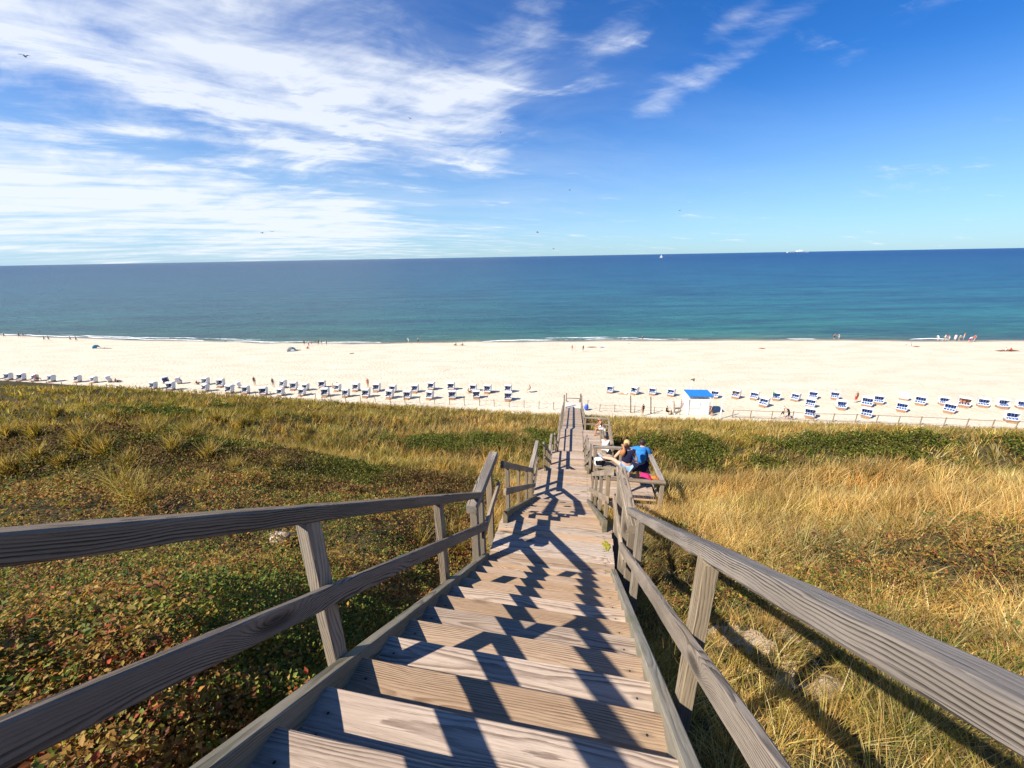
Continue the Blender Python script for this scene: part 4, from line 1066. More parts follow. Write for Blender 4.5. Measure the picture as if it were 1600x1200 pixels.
tw = cloth('towel', F2(10.62, 2.28, ZB+1.02), .40, .26, .10, FAB['pink'], 'crumpled pink towel lying over the near rail of the platform', 3); tw.rotation_euler = (0, .25, radians(-25))
tw = cloth('towel', F2(10.60, 2.52, ZB+1.02), .22, .16, .05, FAB['orange'], 'small orange cloth beside the pink towel on the platform rail', 4); tw.rotation_euler = (0, .2, radians(-5))

# ================================================================== beach baskets
M_WICK = plain('white_wicker', (.74, .74, .72), .7, .25, .06, 14); M_BASE = plain('basket_base_wood', (.36, .22, .14), .75, .2, .2, 8)
def striped(name, a, bcol, per):
    m, b = new_mat(name); x, y, z = sep(node('ShaderNodeTexCoord').outputs['Object'])
    f = V.m('FRACT', x/per + .5); st = smooth(V.m('ABSOLUTE', f-.5), .09, .13)
    setc(b.inputs['Base Color'], mixc(st, bcol, a)); b.inputs['Roughness'].default_value = .85; return m
M_ST = striped('blue_striped_cloth', (.02, .10, .36), (.62, .66, .70), .29); M_STN = striped('navy_striped_cloth', (.018, .045, .16), (.6, .62, .66), .27)
M_DARKC = plain('dark_cloth', (.02, .035, .09), .85, .15)
def prism_x(mb, prof, x0, x1):
    n = len(prof); vs = [(x0, y, z) for y, z in prof]+[(x1, y, z) for y, z in prof]
    fs = [tuple(range(n))[::-1], tuple(range(n, 2*n))]+[(i, (i+1) % n, (i+1) % n+n, i+n) for i in range(n)]
    mb.add(vs, fs)
def make_basket(cloth_mat, tilt=0.0):
    r = empty('beach_basket')
    mb = MB(); mb.box((0, -.02, .21), (1.16, .74, .38), ch=.02); mb.build('base_box', M_BASE, r)
    mb = MB(); mb.box((0, -.02, .44), (1.24, .80, .07), ch=.01); mb.box((0, -.02, .035), (1.22, .78, .05)); mb.build('base_trim', M_WICK, r)
    prof = [(-.44, .49), (.36, .49), (.46, .80), (.60, 1.30), (.52, 1.52), (.18, 1.62), (-.22, 1.55), (-.34, 1.44), (-.20, 1.20), (-.26, .84), (-.42, .78)]
    for q0 in (-.64, .585): mb = MB(); prism_x(mb, prof, q0, q0+.055); mb.build('side_wall', M_WICK, r)
    mb = MB(); hp = [(.46, .80), (.60, 1.30), (.52, 1.52), (.18, 1.62), (-.22, 1.55), (-.34, 1.44), (-.33, 1.40), (-.21, 1.50), (.17, 1.57), (.48, 1.48), (.555, 1.30), (.42, .80)]
    hp2 = [(.36, .50), (.46, .80), (.42, .80), (.32, .50)]
    prism_x(mb, hp[:6]+hp[6:], -.583, .583); prism_x(mb, hp2, -.583, .583); mb.build('hood', M_WICK, r)
    mb = MB(); mb.box((0, .41, 1.08), (1.14, .06, .74), Matrix.Rotation(radians(-14), 3, 'X'), ch=.02); mb.build('backrest', cloth_mat, r)
    mb = MB(); mb.box((0, .06, .55), (1.14, .62, .12), ch=.03); mb.build('seat_cushion', cloth_mat, r)
    mb = MB(); mb.box((0, -.30, 1.46), (1.12, .05, .07), Matrix.Rotation(radians(-20), 3, 'X')); mb.build('sun_flap', M_WICK, r)
    for q0 in (-.52, .52): mb = MB(); mb.box((q0, -.16, .80), (.12, .44, .04)); mb.build('armrest', M_WICK, r)
    mb = MB(); mb.box((0, -.62, .11), (.90, .40, .20), ch=.015); mb.build('footrest', M_BASE, r)
    return r
def copy_tree(o, parent=None, skip=()):
    c = o.copy(); C.objects.link(c)
    if parent is not None: c.parent = parent
    for ch in list(o.children):
        if ch.name.split('.')[0] in skip: continue
        copy_tree(ch, c)
    return c
ORD = ['first', 'second', 'third', 'fourth', 'fifth', 'sixth', 'seventh', 'eighth', 'ninth', 'tenth', 'eleventh', 'twelfth', 'thirteenth', 'fourteenth', 'fifteenth', 'sixteenth', 'seventeenth', 'eighteenth', 'nineteenth', 'twentieth',
       'twenty-first', 'twenty-second', 'twenty-third', 'twenty-fourth', 'twenty-fifth', 'twenty-sixth', 'twenty-seventh', 'twenty-eighth']
protoB = make_basket(M_ST); protoN = make_basket(M_STN); usedp = {id(protoB): False, id(protoN): False}
def basket(p, proto, rz, lbl, s=1.0, skip=()):
    if not usedp[id(proto)] and not skip: o = proto; usedp[id(proto)] = True
    else: o = copy_tree(proto, None, skip)
    g = on_beach(*p); o.location = g - Vector((0, 0, .03)); o.rotation_euler = (0, 0, rz + random.uniform(-.16, .16)); s *= .80*random.uniform(.95, 1.06); o.scale = (s, s, s*random.uniform(.94, 1.05))
    tag(o, lbl, 'beach basket', 'beach baskets in rows on the sand'); return o
left_front = [(241, 608), (268, 609.5), (322, 611.5), (360, 614.5), (385, 615), (412.5, 617.5), (439, 618), (472.5, 618), (509, 619.5), (541, 620), (572.5, 620.5), (609.5, 622.5), (637, 623), (672, 623.5), (707, 623), (744.5, 622), (794, 625.5)]
left_back = [(-12, 593), (15, 594), (35, 594.5), (56, 595.5), (82, 596.5), (123, 597), (148, 598), (172, 597), (259, 598.5), (281, 599.5), (322, 601), (346, 604.5), (374, 606), (443, 606), (460, 609), (478, 610), (504, 605.5), (528, 611), (557, 610.5), (589, 611.5), (614, 613), (649, 613), (674, 609), (705, 609), (739.5, 611), (762, 614), (794, 613)]
right_back = [(953, 613.5), (991, 616), (1019, 616.5), (1048, 618.5), (1116, 621.5), (1149, 622), (1177.6, 624), (1211.5, 625), (1241.7, 626), (1269, 623), (1303, 623.5), (1371, 631), (1411, 625), (1436, 632.5), (1472.7, 632.5), (1504, 635.5), (1534, 635.5), (1564, 637.5), (1594, 638)]
right_front = [(1192.6, 635), (1265, 636), (1264, 652), (1313, 639), (1353, 635), (1352, 652), (1407, 642.5), (1481.8, 645), (1577.6, 659)]
FACE = radians(-42)
def facing(i, base=FACE): return base + radians([0, 5, -6, 3, -3, 8, -8][i % 7])
FL = radians(-10)
for i, q in enumerate(left_front): basket(q, protoN, facing(i, FL), 'navy-lined beach basket, %s from the left in the nearer left row' % ORD[i], 1.1)
turned = {7: 150, 8: 60, 9: 120, 12: 150}
for i, q in enumerate(left_back):
    if i in turned: basket(q, protoN, radians(turned[i]), 'white beach basket turned away, %s from the left in the farther left row' % ORD[i], .98, ('footrest',))
    else: basket(q, protoN, facing(i+3, FL), 'navy-lined beach basket, %s from the left in the farther left row' % ORD[i], 1.08)
for i, q in enumerate(right_back):
    if i == 12: basket(q, protoB, radians(140), 'white beach basket turned away from the stairs in the farther row right of the ramp', 1.0, ('footrest',))
    elif i == 7: basket(q, protoB, facing(i+1), 'blue striped beach basket with a green towel over its left wall', 1.04)
    elif i == 15: basket(q, protoN, facing(i+1), 'beach basket crowded with tanned sunbathers near the right edge', 1.2)
    elif i == 17: basket(q, protoB, facing(i+1)+.5, 'beach basket turned half sideways near the right edge of the farther row', 1.12)
    else: basket(q, protoB, facing(i+1), 'blue striped beach basket, %s right of the ramp in the farther row' % ORD[i], 1.04)
for i, q in enumerate(right_front): basket(q, protoB, facing(i+2), 'blue striped beach basket, %s from the left in the nearer rows right of the ramp' % ORD[i], 1.12)
g = on_beach(1206.5, 625); tw = cloth('towel', g+Vector((0, 0, 1.1)), .5, .9, .25, FAB['green'], 'bright green towel hung over the side wall of a beach basket', 9); tw.rotation_euler = (0, radians(70), radians(-40))

# ---- people on the sand
def fp(x, y, rz, ps, lbl, top, bottom, **k): return far_person(on_beach(x, y), radians(rz), ps, lbl, top, bottom, **k)
SKT = dict(skin=M_SKIN_T)
for a in [
 (7.5, 527, -80, 'walk', 'walker at the waterline on the left edge of the beach', 'grey', 'black'), (31, 527.5, -80, 'walk', 'second walker in from the left edge at the waterline', 'black', 'black'), (37.5, 527, 80, 'walk', 'pale-topped walker right behind the second walker at the waterline', 'tan', 'grey'),
 (70, 532.5, -70, 'walk', 'person in grey walking in a pair at the left waterline', 'grey', 'navy'), (77, 532.5, -70, 'walk', 'person in black walking in a pair at the left waterline', 'black', 'black'),
 (111, 533, -70, 'walk', 'walker in a red top at the left waterline', 'red', 'black'), (120, 533.5, -70, 'walk', 'walker in black just right of the red-topped walker', 'black', 'black'),
 (476, 539.5, 40, 'stand', 'bather in black, leftmost of the shoreline group behind the blue beach tent', 'black', 'black'), (483, 541.5, 160, 'bend', 'bather in red shorts crouching within the shoreline group', 'white', 'red'),
 (487.5, 540, -60, 'stand', 'bather in black in the middle of the shoreline group', 'black', 'navy'), (498, 539.5, 20, 'walk', 'bather in dark swimwear right of the middle of the shoreline group', 'black', 'black'), (503, 539.5, 60, 'stand', 'tall pale bather in the shoreline group', 'teal', 'white'), (510.5, 539.5, -90, 'stand', 'rightmost dark bather of the shoreline group', 'black', 'black'),
 (639, 535.5, 70, 'bend', 'bather in white bending at the water left of the ramp', 'white', 'white'), (654, 536, 0, 'stand', 'bather in dark teal standing in the shallows left of the ramp', 'teal', 'black'),
 (894, 549, -40, 'stand', 'person in red walking on the sand beyond the ramp end', 'red', None), (911, 549.5, 0, 'stand', 'person in dark green standing on the sand beyond the ramp end', 'black', 'teal'),
 (1003.6, 533, 10, 'walk', 'lone wader in the white breaker straight beyond the platforms', 'navy', 'black'), (1303, 530.5, -30, 'stand', 'dark-clad wader of the pair right of the middle distance', 'black', 'black'), (1310.5, 529.5, 100, 'bend', 'white-clad wader of the pair right of the middle distance', 'white', 'white')]:
    fp(*a[:7], a[7] if False else a[6]) if False else fp(a[0], a[1], a[2], a[3], a[4], a[5], a[6])
grp = [(1465, 533, 'bend', 'white', 'white', 'leftmost, stooping wader in white of the group on the right'), (1475, 533, 'walk', 'white', 'tan', 'second wader of the group on the right, in white and tan'), (1482, 532, 'bend', 'pink', 'white', 'pink-topped stooping wader of the group on the right'), (1491, 533, 'stand', 'white', 'white', 'wader all in white in the middle of the group on the right'),
       (1498, 532, 'bend', 'white', 'grey', 'stooping wader in grey shorts in the group on the right'), (1505, 530.5, 'stand', 'orange', 'white', 'wader in an orange top in the group on the right'), (1513, 535, 'bend', 'white', 'pink', 'nearest stooping wader with pink bottoms in the group on the right'), (1521, 534, 'walk', 'red', 'grey', 'rightmost wader in red of the group on the right')]
for i, (x, y, ps, t, b_, l) in enumerate(grp): fp(x, y, 40*i, ps, l, t, b_, scale=1.1)
for x, y, rz, ps, t, b_, l in [
 (165, 544.5, 90, 'lie', None, 'black', 'sunbather lying beside the blue half-open tent on the left sand'), (466, 547.5, 90, 'lie', None, 'navy', 'sunbather lying right of the blue and white beach tent'), (481, 545, 60, 'floor', 'red', 'red', 'seated person in red right of the blue and white beach tent'),
 (712, 540, 50, 'floor', None, 'black', 'left one of two people sitting on the sand left of the ramp'), (722.5, 540, 80, 'floor', 'black', 'black', 'right one of two people sitting on the sand left of the ramp'),
 (924, 543, 90, 'lie', 'black', 'brown', 'sunbather lying on a dark towel beyond the ramp end'), (1191, 545, 90, 'lie', None, 'red', 'lone sunbather lying on the open sand right of the middle'), (1421.5, 540, 40, 'floor', 'white', 'white', 'person in white sitting on the sand near the wading group'),
 (1432, 542, 90, 'lie', None, 'red', 'sunbather lying on the sand near the wading group'), (1570, 548, 90, 'floor', 'white', 'white', 'pale person sitting on the dark mat at the right edge'), (1578, 548.5, 90, 'floor', 'red', 'brown', 'dark red person sitting on the dark mat at the right edge'),
 (309, 601, 0, 'floor', 'black', 'black', 'person in black sitting among the far left beach baskets'), (183, 597.5, 0, 'floor', 'black', 'black', 'dark huddled person by the turned basket on the left')]:
    fp(x, y, rz, ps, l, t, b_, skin=M_SKIN_T)
for x, y, rz, ps, t, b_, l in [
 (59, 596, -40, 'sit', 'red', 'brown', 'person in red sitting in a beach basket on the far left'), (399, 603, 20, 'stand', 'black', 'tan', 'person in dark clothes standing beside baskets left of the middle'), (428, 605.5, 0, 'stand', 'black', 'grey', 'person in black standing behind two beach baskets'),
 (521, 611, -30, 'sit', 'tan', 'black', 'person in tan sitting by a beach basket'), (527.5, 609, -30, 'sit', 'black', 'black', 'person in black sitting in the middle of the left baskets'), (575.5, 606, 10, 'stand', None, 'orange', 'tanned bather in orange standing behind the left baskets'), (673, 607.5, -30, 'sit', 'black', 'black', 'person in black sitting in a far basket left of the ramp'),
 (733, 614, -60, 'floor', 'black', 'tan', 'person sitting on the sand beside a basket near the ramp'), (762, 612.5, -40, 'sit', 'navy', 'navy', 'person in navy sitting in the basket nearest the ramp'), (828, 613, 90, 'sit', 'black', 'tan', 'black-haired person sitting alone on a low chair left of the ramp'),
 (989, 615, -40, 'sit', 'black', 'black', 'person in black sitting in the second basket right of the ramp'), (974, 616, 90, 'lie', 'white', 'tan', 'person in white reclining beside the second basket right of the ramp'), (1148, 621, -40, 'sit', 'tan', 'brown', 'left sunbather sitting in the basket right of the blue roof'), (1153, 622, -20, 'floor', None, 'red', 'sunbather sitting on the sand before the basket right of the blue roof'),
 (1303, 622, -40, 'sit', 'black', 'black', 'person in black sitting in a basket on the right'), (1336, 629.5, 0, 'stand', 'brown', 'red', 'dark-clad standing person between baskets on the right'), (1498, 634.5, -40, 'sit', None, 'orange', 'left tanned bather of the crowded basket'), (1504, 635, -40, 'sit', None, 'red', 'middle tanned bather of the crowded basket'), (1510, 635.5, -40, 'sit', None, 'brown', 'right tanned bather of the crowded basket'),
 (1003.6, 650, 20, 'stand', 'black', 'tan', 'person in a black top walking on the path behind the platforms'), (1041, 649, -70, 'sit', 'black', 'black', 'person in black sitting by the boards beside the white hut'), (1063.5, 642, 60, 'walk', 'black', 'grey', 'person in black and white standing at the left wall of the white hut'), (1111.5, 650, 100, 'bend', 'brown', 'brown', 'dark stooping figure at the right corner of the white hut'),
 (1222, 653, 30, 'walk', 'white', 'black', 'person in a white top walking along the path in front of the baskets'), (1231, 655, 20, 'bend', 'black', 'navy', 'stooping person in black beside the walker in white')]:
    fp(x, y, rz, ps, l, t, b_, skin=M_SKIN_T if t is None else None, hair=M_HAIR_D if t != 'white' else M_HAIR_R, scale=1.04)

# ---- beach chair of the lone sitter, tents and mats
def chair(p, rz, lbl):
    r = empty('folding_chair', on_beach(*p), radians(rz)); tag(r, lbl, 'chair')
    mb = MB(); mb.box((0, .08, .44), (.5, .46, .03)); mb.build('seat', FAB['white'], r)
    mb = MB(); mb.box((0, -.18, .74), (.5, .03, .6), Matrix.Rotation(radians(14), 3, 'X')); mb.build('backrest', FAB['white'], r)
    for sx_ in (-.24, .24):
        mb = MB(); mb.tube([(sx_, -.22, 0), (sx_, .30, .44)], .014, 5); mb.build('leg', FAB['grey'], r); mb = MB(); mb.tube([(sx_, .30, 0), (sx_, -.15, .45)], .014, 5); mb.build('leg', FAB['grey'], r)
chair((828, 613.3), 90, 'white folding chair carrying the lone sitter left of the ramp')
def tent(p, rz, s, m1, m2, lbl):
    r = empty('beach_tent', on_beach(*p), radians(rz)); tag(r, lbl, 'tent'); r.scale = (s,)*3
    n = 10
    for nm, f0, f1, mm in (('shell_panel', 0, .5, m1), ('shell_panel', .5, 1, m2)):
        vs = []; fs = []
        for i in range(n+1):
            a = pi*(f0+(f1-f0)*i/n)
            for j in range(5):
                b_ = (pi/2)*j/4; vs.append((-1.05*cos(a)*(1-.55*sin(b_)), .75*sin(b_), 1.05*sin(a)*cos(b_*.8)))
        for i in range(n):
            for j in range(4): q = i*5+j; fs.append((q, q+5, q+6, q+1))
        o = mesh_obj(nm, vs, fs, mm, r, True); so_ = o.modifiers.new('t', 'SOLIDIFY'); so_.thickness = .02
    mb = MB(); mb.box((0, .1, .015), (2.0, 1.3, .02)); mb.build('groundsheet', FAB['grey'], r)
M_SKYB = plain('light_blue_nylon', (.10, .42, .62), .6, .3)
tent((151, 544.5), 10, 1.0, M_SKYB, FAB['teal'], 'turquoise beach tent on the open sand at the left')
tent((456, 549), 15, 1.15, FAB['white'], M_SKYB, 'blue and white beach tent on the sand behind the shoreline group')
def mat_(p, rz, w, d, mt, lbl):
    o = cloth('beach_mat', on_beach(*p)+Vector((0, 0, .02)), w, d, .02, mt, lbl, int(p[0])); o.rotation_euler = (0, 0, radians(rz)); o['category'] = 'mat'
mat_((1574, 548.3), 10, 5.0, 1.6, FAB['brown'], 'wide dark mat under two seated people at the right edge'); mat_((924, 542.8), 10, 2.6, 1.0, FAB['tan'], 'tan beach mat beneath the sunbather beyond the ramp end')
mat_((941, 543), 5, .9, .9, FAB['blue'], 'small blue cloth on the sand beyond the ramp end'); mat_((549.5, 552.5), 0, 1.0, .8, FAB['brown'], 'small brown bundle alone on the sand right of the blue tent'); mat_((166, 544.6), 5, 2.4, 1.0, FAB['grey'], 'grey mat beneath the sunbather beside the turquoise tent')

# ---- white hut with a blue roof
M_WHITE = plain('white_paint', (.80, .80, .78), .5, .35, .04, 3); M_BLUEP = plain('blue_roof_paint', (.025, .19, .62), .45, .4, .08, 2); M_DKW = plain('dark_timber', (.10, .075, .05), .8, .2, .3, 6); M_GREYM = plain('grey_metal', (.42, .43, .44), .4, .5, .08, 5)
a = on_beach(1072.5, 648); b_ = on_beach(1107.5, 648.5); wd_ = (b_-a).length; cx_ = (a+b_)/2; rz_ = atan2(b_.y-a.y, b_.x-a.x)
hut = empty('beach_hut', cx_, rz_); tag(hut, 'white box-shaped beach hut with a slanted bright blue roof', 'hut'); bpy.context.view_layer.update()
mb = MB(); mb.box((0, 1.15, 1.12), (wd_, 2.3, 2.24), ch=.03); mb.build('wall', M_WHITE, hut)
mb = MB(); mb.box((.12, 1.0, 2.78), (wd_+.25, 2.3, .08), Matrix.Rotation(radians(4), 3, 'X')); mb.build('roof', M_BLUEP, hut)
mb = MB(); mb.box((.12, 1.0, 2.62), (wd_+.15, 2.1, .14)); mb.build('roof_frame', M_WHITE, hut)
mb = MB(); mb.box((wd_/2-.5, -.025, 1.0), (.75, .04, 1.9)); mb.build('door', M_WHITE, hut)
mb = MB(); mb.box((-.5, -.02, 1.35), (1.3, .03, .8)); mb.build('shutter', M_WHITE, hut)
for sx_ in (-wd_/2+.03, wd_/2+.2):
    mb = MB(); mb.tube([(sx_, -.2, 0), (sx_, -.1, 2.58)], .035, 6); mb.build('roof_post', M_WHITE, hut)
def pole(xb, yb, ytop, r, mat, lbl, dx_=0.0, name='post', cat='post'):
    g = on_beach(xb, yb); d = g.length
    v = fw + rt*((xb+dx_-800)/FPX) - up*((ytop-600)/FPX); v *= g.y/v.y
    mb = MB(); mb.tube([(0, 0, -.4), (0, 0, 0), tuple(Vector((v.x-g.x, 0, v.z-g.z)))], r, 8); o = mb.build(name, mat, None, True); o.location = g; tag(o, lbl, cat); return o, v
pole(985.5, 645, 618, .075, M_DKW, 'left of two dark timber posts standing alone on the sand left of the hut')
pole(1017, 646.5, 620, .075, M_DKW, 'right of two dark timber posts standing alone on the sand left of the hut')
pole(1125, 654.5, 613, .08, M_WHITE, 'tall leaning white pole right of the white hut', 6.5, 'pole', 'pole')
g = on_beach(1077.8, 622); ls = empty('loudspeaker_pole', g); tag(ls, 'thin pale pole with a dark loudspeaker on top rising behind the blue roof', 'pole')
mb = MB(); mb.tube([(0, 0, -.3), (0, 0, 2.9)], .05, 8); mb.build('pole', M_WHITE, ls, True)
mb = MB(); mb.tube([(-.25, 0, 3.0), (.05, 0, 3.0), (.30, -.1, 3.0)], [.06, .12, .26], 10); mb.build('horn', FAB['brown'], ls, True)
# boards and table by the hut
def leaning(p, mat, lbl, rz):
    r = empty('surfboard', on_beach(*p), radians(rz)); tag(r, lbl, 'board')
    n = 12; vs = []; fs = []
    for side in (-.03, .03):
        for i in range(n+1):
            t = i/n; w = .27*sin(pi*min(1, t*.94+.06))**.55
            vs += [(-w, side+t*.9, t*1.75), (w, side+t*.9, t*1.75)]
    m = 2*(n+1)
    for i in range(n): a_2 = 2*i; fs += [(a_2, a_2+1, a_2+3, a_2+2), (m+a_2, m+a_2+2, m+a_2+3, m+a_2+1), (a_2, a_2+2, m+a_2+2, m+a_2), (a_2+1, m+a_2+1, m+a_2+3, a_2+3)]
    mesh_obj('deck', vs, fs, mat, r, True)
    mb = MB(); mb.box((0, .12, .16), (.03, .16, .14)); mb.build('fin', FAB['black'], r)
leaning((1050, 648), FAB['tan'], 'tan board leaning beside the person in black near the hut', -25); leaning((1054.5, 648), FAB['white'], 'white board leaning between the tan board and the hut', 20)
tb = empty('folding_table', on_beach(1055, 640)); tag(tb, 'long white folding table left of the white hut', 'table')
mb = MB(); mb.box((0, 0, .98), (2.1, .7, .05)); mb.build('tabletop', M_WHITE, tb)
for q in ((-.95, -.28), (.95, -.28), (-.95, .28), (.95, .28)): mb = MB(); mb.tube([(q[0], q[1], 0), (q[0], q[1], .97)], .022, 6); mb.build('leg', M_GREYM, tb)
bb = empty('rubbish_sack', on_beach(916, 641)); tag(bb, 'blue rubbish sack hanging on a post at the beach end of the ramp', 'sack')
mb = MB(); mb.blob((0, 0, .45), (.32, .30, .45), 10, 8, jit=.08); mb.build('sack', plain('blue_plastic', (.03, .10, .50), .35, .5, .15, 5), bb, True)
mb = MB(); mb.tube([(.18, 0, 0), (.18, 0, 1.55)], .045, 7); mb.build('post', M_DKW, bb)

# ================================================================== fences
M_FP = plain('fence_timber', (.24, .18, .12), .85, .2, .3, 5); M_ROPE = plain('rope', (.24, .16, .10), .9, .1)
def fence(pts, top_h, rails, lbl, rr_=.05):
    P_ = [on_beach(*q) for q in pts]; r = empty('fence', P_[0]); tag(r, lbl, 'fence'); o0 = P_[0]
    for i, p in enumerate(P_):
        h = top_h*(.92+.16*random.random()); mb = MB(); mb.tube([p-o0+Vector((0, 0, -.3)), p-o0+Vector((random.uniform(-.05, .05), 0, h))], rr_, 7); mb.build('post', M_FP, r)
    for hh, rad_, sag in rails:
        mb = MB()
        for a_3, b_3 in zip(P_, P_[1:]):
            mid = (a_3+b_3)/2 + Vector((0, 0, hh-sag)); mb.tube([a_3-o0+Vector((0, 0, hh)), mid-o0, b_3-o0+Vector((0, 0, hh))], rad_, 5)
        mb.build('rope', M_ROPE, r)
xs = list(np.arange(30, 870, 23.2)); lf = [(x, float(np.interp(x, [0, 79, 294, 454, 600, 777, 870], [602, 606, 617, 623.5, 629, 635.5, 640.5]))) for x in xs]
fence(lf, 1.15, [(.95, .014, .06)], 'long low rope fence with thin posts along the dune foot left of the ramp')
mf = [(937, 643), (960, 644), (991, 645.5), (1022, 647), (1062, 648.5)]
fence(mf, 1.1, [(1.0, .02, .02), (.5, .02, .02)], 'short stretch of rail fence between the ramp and the white hut')
rf = [(1144, 652.5), (1172, 653.5), (1205, 655), (1238, 656), (1270.5, 658.5), (1300.7, 659), (1336, 660.2), (1368.5, 661.4), (1402.6, 663), (1437, 664.4), (1474, 666), (1509, 668.4), (1548.8, 670), (1585.5, 671.5), (1625, 674), (1665, 677)]
fence(rf, 1.15, [(1.08, .035, .0), (.12, .03, .0)], 'rusty two-rail fence running along the dune foot to the right edge', .055)

# ================================================================== boats and birds
def sea_pt(x, y): return at_z(x, y, Z_SEA)
sb = empty('sailing_boat', sea_pt(1033, 403)); d = sb.location.length; sb.scale = (1, 1, 1); tag(sb, 'small white sailing boat near the horizon right of the middle', 'boat')
k = d*3.6/FPX/6.0
def hull(L, W, H, mat, par, z0=0):
    n = 12; vs = []; fs = []
    for i in range(n+1):
        t = i/n; x_ = (t-.5)*L; w = W/2*(1-max(0, (t-.45)/.55)**2.2)*(.82+.18*min(1, t*3)); sh = .25*H*(t**2)
        vs += [(x_, -w, z0+H+sh), (x_, -w*.7, z0), (x_, 0, z0-H*.5), (x_, w*.7, z0), (x_, w, z0+H+sh)]
    for i in range(n):
        for j in range(4): q = i*5+j; fs.append((q, q+5, q+6, q+1))
        fs.append((i*5+4, i*5+9, i*5+5, i*5))
    fs.append((0, 1, 2, 3, 4)); mesh_obj('hull', vs, fs, mat, par)
hull(7*k, 2*k, .9*k, M_WHITE, sb)
mb = MB(); mb.tube([(0, 0, 0), (0, 0, 8.5*k)], .10*k, 6); mb.build('mast', M_GREYM, sb)
mb = MB(); mb.add([(-.1*k, 0, 1.2*k), (-3.0*k, .25*k, 1.2*k), (-.1*k, 0, 8.2*k), (-.1*k, .06*k, 1.2*k), (-3.0*k, .31*k, 1.2*k), (-.1*k, .06*k, 8.2*k)], [(0, 1, 2), (3, 5, 4), (0, 3, 4, 1), (1, 4, 5, 2), (0, 2, 5, 3)]); mb.build('mainsail', M_WHITE, sb)
mb = MB(); mb.add([(.2*k, 0, 1.0*k), (3.2*k, -.1*k, 1.0*k), (.1*k, 0, 7.2*k), (.2*k, .06*k, 1.0*k), (3.2*k, -.04*k, 1.0*k), (.1*k, .06*k, 7.2*k)], [(0, 2, 1), (3, 4, 5), (0, 1, 4, 3), (1, 2, 5, 4), (0, 3, 5, 2)]); mb.build('jib', M_WHITE, sb)
v = fw + rt*((1247-800)/FPX) - up*((392.2-600)/FPX); v.z = min(v.z, -.0023); shp = empty('ship', v*(Z_SEA/v.z)); d = shp.location.length; k = d/FPX
tag(shp, 'tiny white ship on the horizon to the right', 'ship'); hull(26*k, 3*k, 1.0*k, M_WHITE, shp)
mb = MB(); mb.box((2*k, 0, 1.5*k), (7*k, 2*k, 1.4*k)); mb.box((3*k, 0, 2.6*k), (3*k, 1.5*k, .9*k)); mb.build('superstructure', M_WHITE, shp)
mb = MB(); mb.tube([(-3*k, 0, 1*k), (-3*k, 0, 2.6*k)], .35*k, 8); mb.build('funnel', M_GREYM, shp)
M_GULL = plain('gull_feathers', (.20, .20, .22), .7, .2)
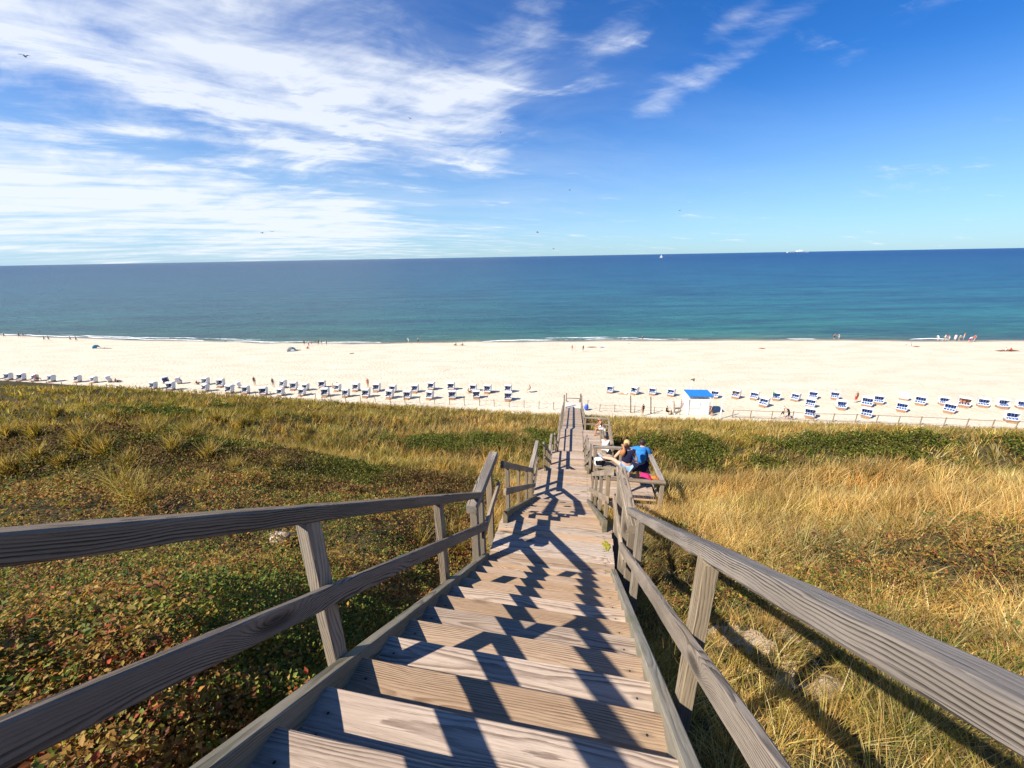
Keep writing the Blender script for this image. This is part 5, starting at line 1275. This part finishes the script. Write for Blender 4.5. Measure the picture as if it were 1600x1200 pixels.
for i, (x, y, dist_, w, lb) in enumerate([(39, 88, 80, 1.0, 'gull high in the upper left corner of the sky'), (840, 363, 90, 1.35, 'gull low over the sea above the ramp'), (865, 389, 120, 1.2, 'gull just over the horizon near the middle'), (410, 364, 110, 1.2, 'left one of two close gulls low in the left sky'), (425, 362, 110, 1.5, 'right one of two close gulls low in the left sky'),
       (890, 297, 130, 1.1, 'tiny gull in the middle sky below the clouds'), (1062, 329, 110, 1.3, 'tiny gull right of the middle above the horizon'), (782, 207, 120, 1.2, 'tiny gull beneath the bright central cloud'), (641, 185, 120, 1.2, 'tiny gull in front of the central cloud')]):
    v = (fw + rt*((x-800)/FPX) - up*((y-600)/FPX)).normalized()*dist_
    r = empty('gull', v, radians(30+47*i)); tag(r, lb, 'bird', 'gulls in the sky')
    mb = MB(); mb.blob((0, 0, 0), (.09, .28, .08), 8, 6); mb.blob((0, .28, .03), (.05, .09, .05), 8, 5); mb.add([(-.07, -.25, 0), (.07, -.25, 0), (.12, -.45, .01), (-.12, -.45, .01), (0, -.3, .03)], [(0, 1, 2, 3), (0, 4, 1), (1, 4, 2), (3, 4, 0), (2, 4, 3)]); mb.build('body', M_GULL, r, True)
    for s in (-1, 1):
        mb = MB(); h = w/2
        vs = [(s*.05, .12, .03), (s*h*.5, .18, .20), (s*h, -.02, .12), (s*h*.5, .0, .18), (s*.05, -.12, .02)]
        mb.add(vs+[(a_, b_2, c_-.02) for a_, b_2, c_ in vs], [(0, 1, 3, 4), (1, 2, 3), (5, 9, 8, 6), (6, 8, 7), (0, 5, 6, 1), (1, 6, 7, 2), (2, 7, 8, 3), (3, 8, 9, 4), (4, 9, 5, 0)]); mb.build('wing', M_GULL, r)
# swimmers: head and shoulders above the water
for x, y, lb in [(560, 429, 'lone swimmer far out left of the middle'), (61.5, 519, 'swimmer close to the left shore')]:
    g = sea_pt(x, y); o = far_person(g+Vector((0, 0, -1.25)), 0, 'stand', lb, 'black', 'black', scale=1.0 if y > 500 else 1.6)

# ================================================================== small things by the stairs
M_STONE = plain('pale_stone', (.42, .33, .27), .9, .2, .45, 22)
def stone(x, y, r, lbl, seed):
    g = on_dune(x, y); bm = bmesh.new(); bmesh.ops.create_icosphere(bm, subdivisions=3, radius=1); R = random.Random(seed); ph = R.random()*9
    for v in bm.verts:
        c = v.co; k_ = 1+.22*sin(c.x*2.3+ph)*cos(c.y*2.9+ph)+.10*sin(c.z*5+c.x*4+ph); v.co = Vector((c.x*r[0]*k_, c.y*r[1]*k_, c.z*r[2]*k_))
    me = bpy.data.meshes.new('stone'); bm.to_mesh(me); bm.free(); me.materials.append(M_STONE); me.polygons.foreach_set('use_smooth', [True]*len(me.polygons))
    o = bpy.data.objects.new('stone', me); C.objects.link(o); o.location = g+Vector((0, 0, r[2]*.9+.06)); tag(o, lbl, 'stone')
stone(441, 852, (.20, .13, .09), 'pale pinkish stone lying in the low leaves left of the stairs', 1)
# yellow-green moss on the end of the stringer
ms = empty('moss_patch', F2(5.06, .60, ZA_+.0)); tag(ms, 'bright yellow-green moss tuft at the end of the right cheek board', 'moss')
mb = MB(); R = random.Random(5)
for i in range(160): mb.blob((max(-.05, min(.05, R.gauss(0, .022))), max(-.10, min(.10, R.gauss(0, .04))), R.uniform(0, .012)), (.013, .013, .010), 5, 4)
mb.build('moss_cushion', plain('moss', (.27, .25, .035), .9, .1, .3, 40), ms, True)
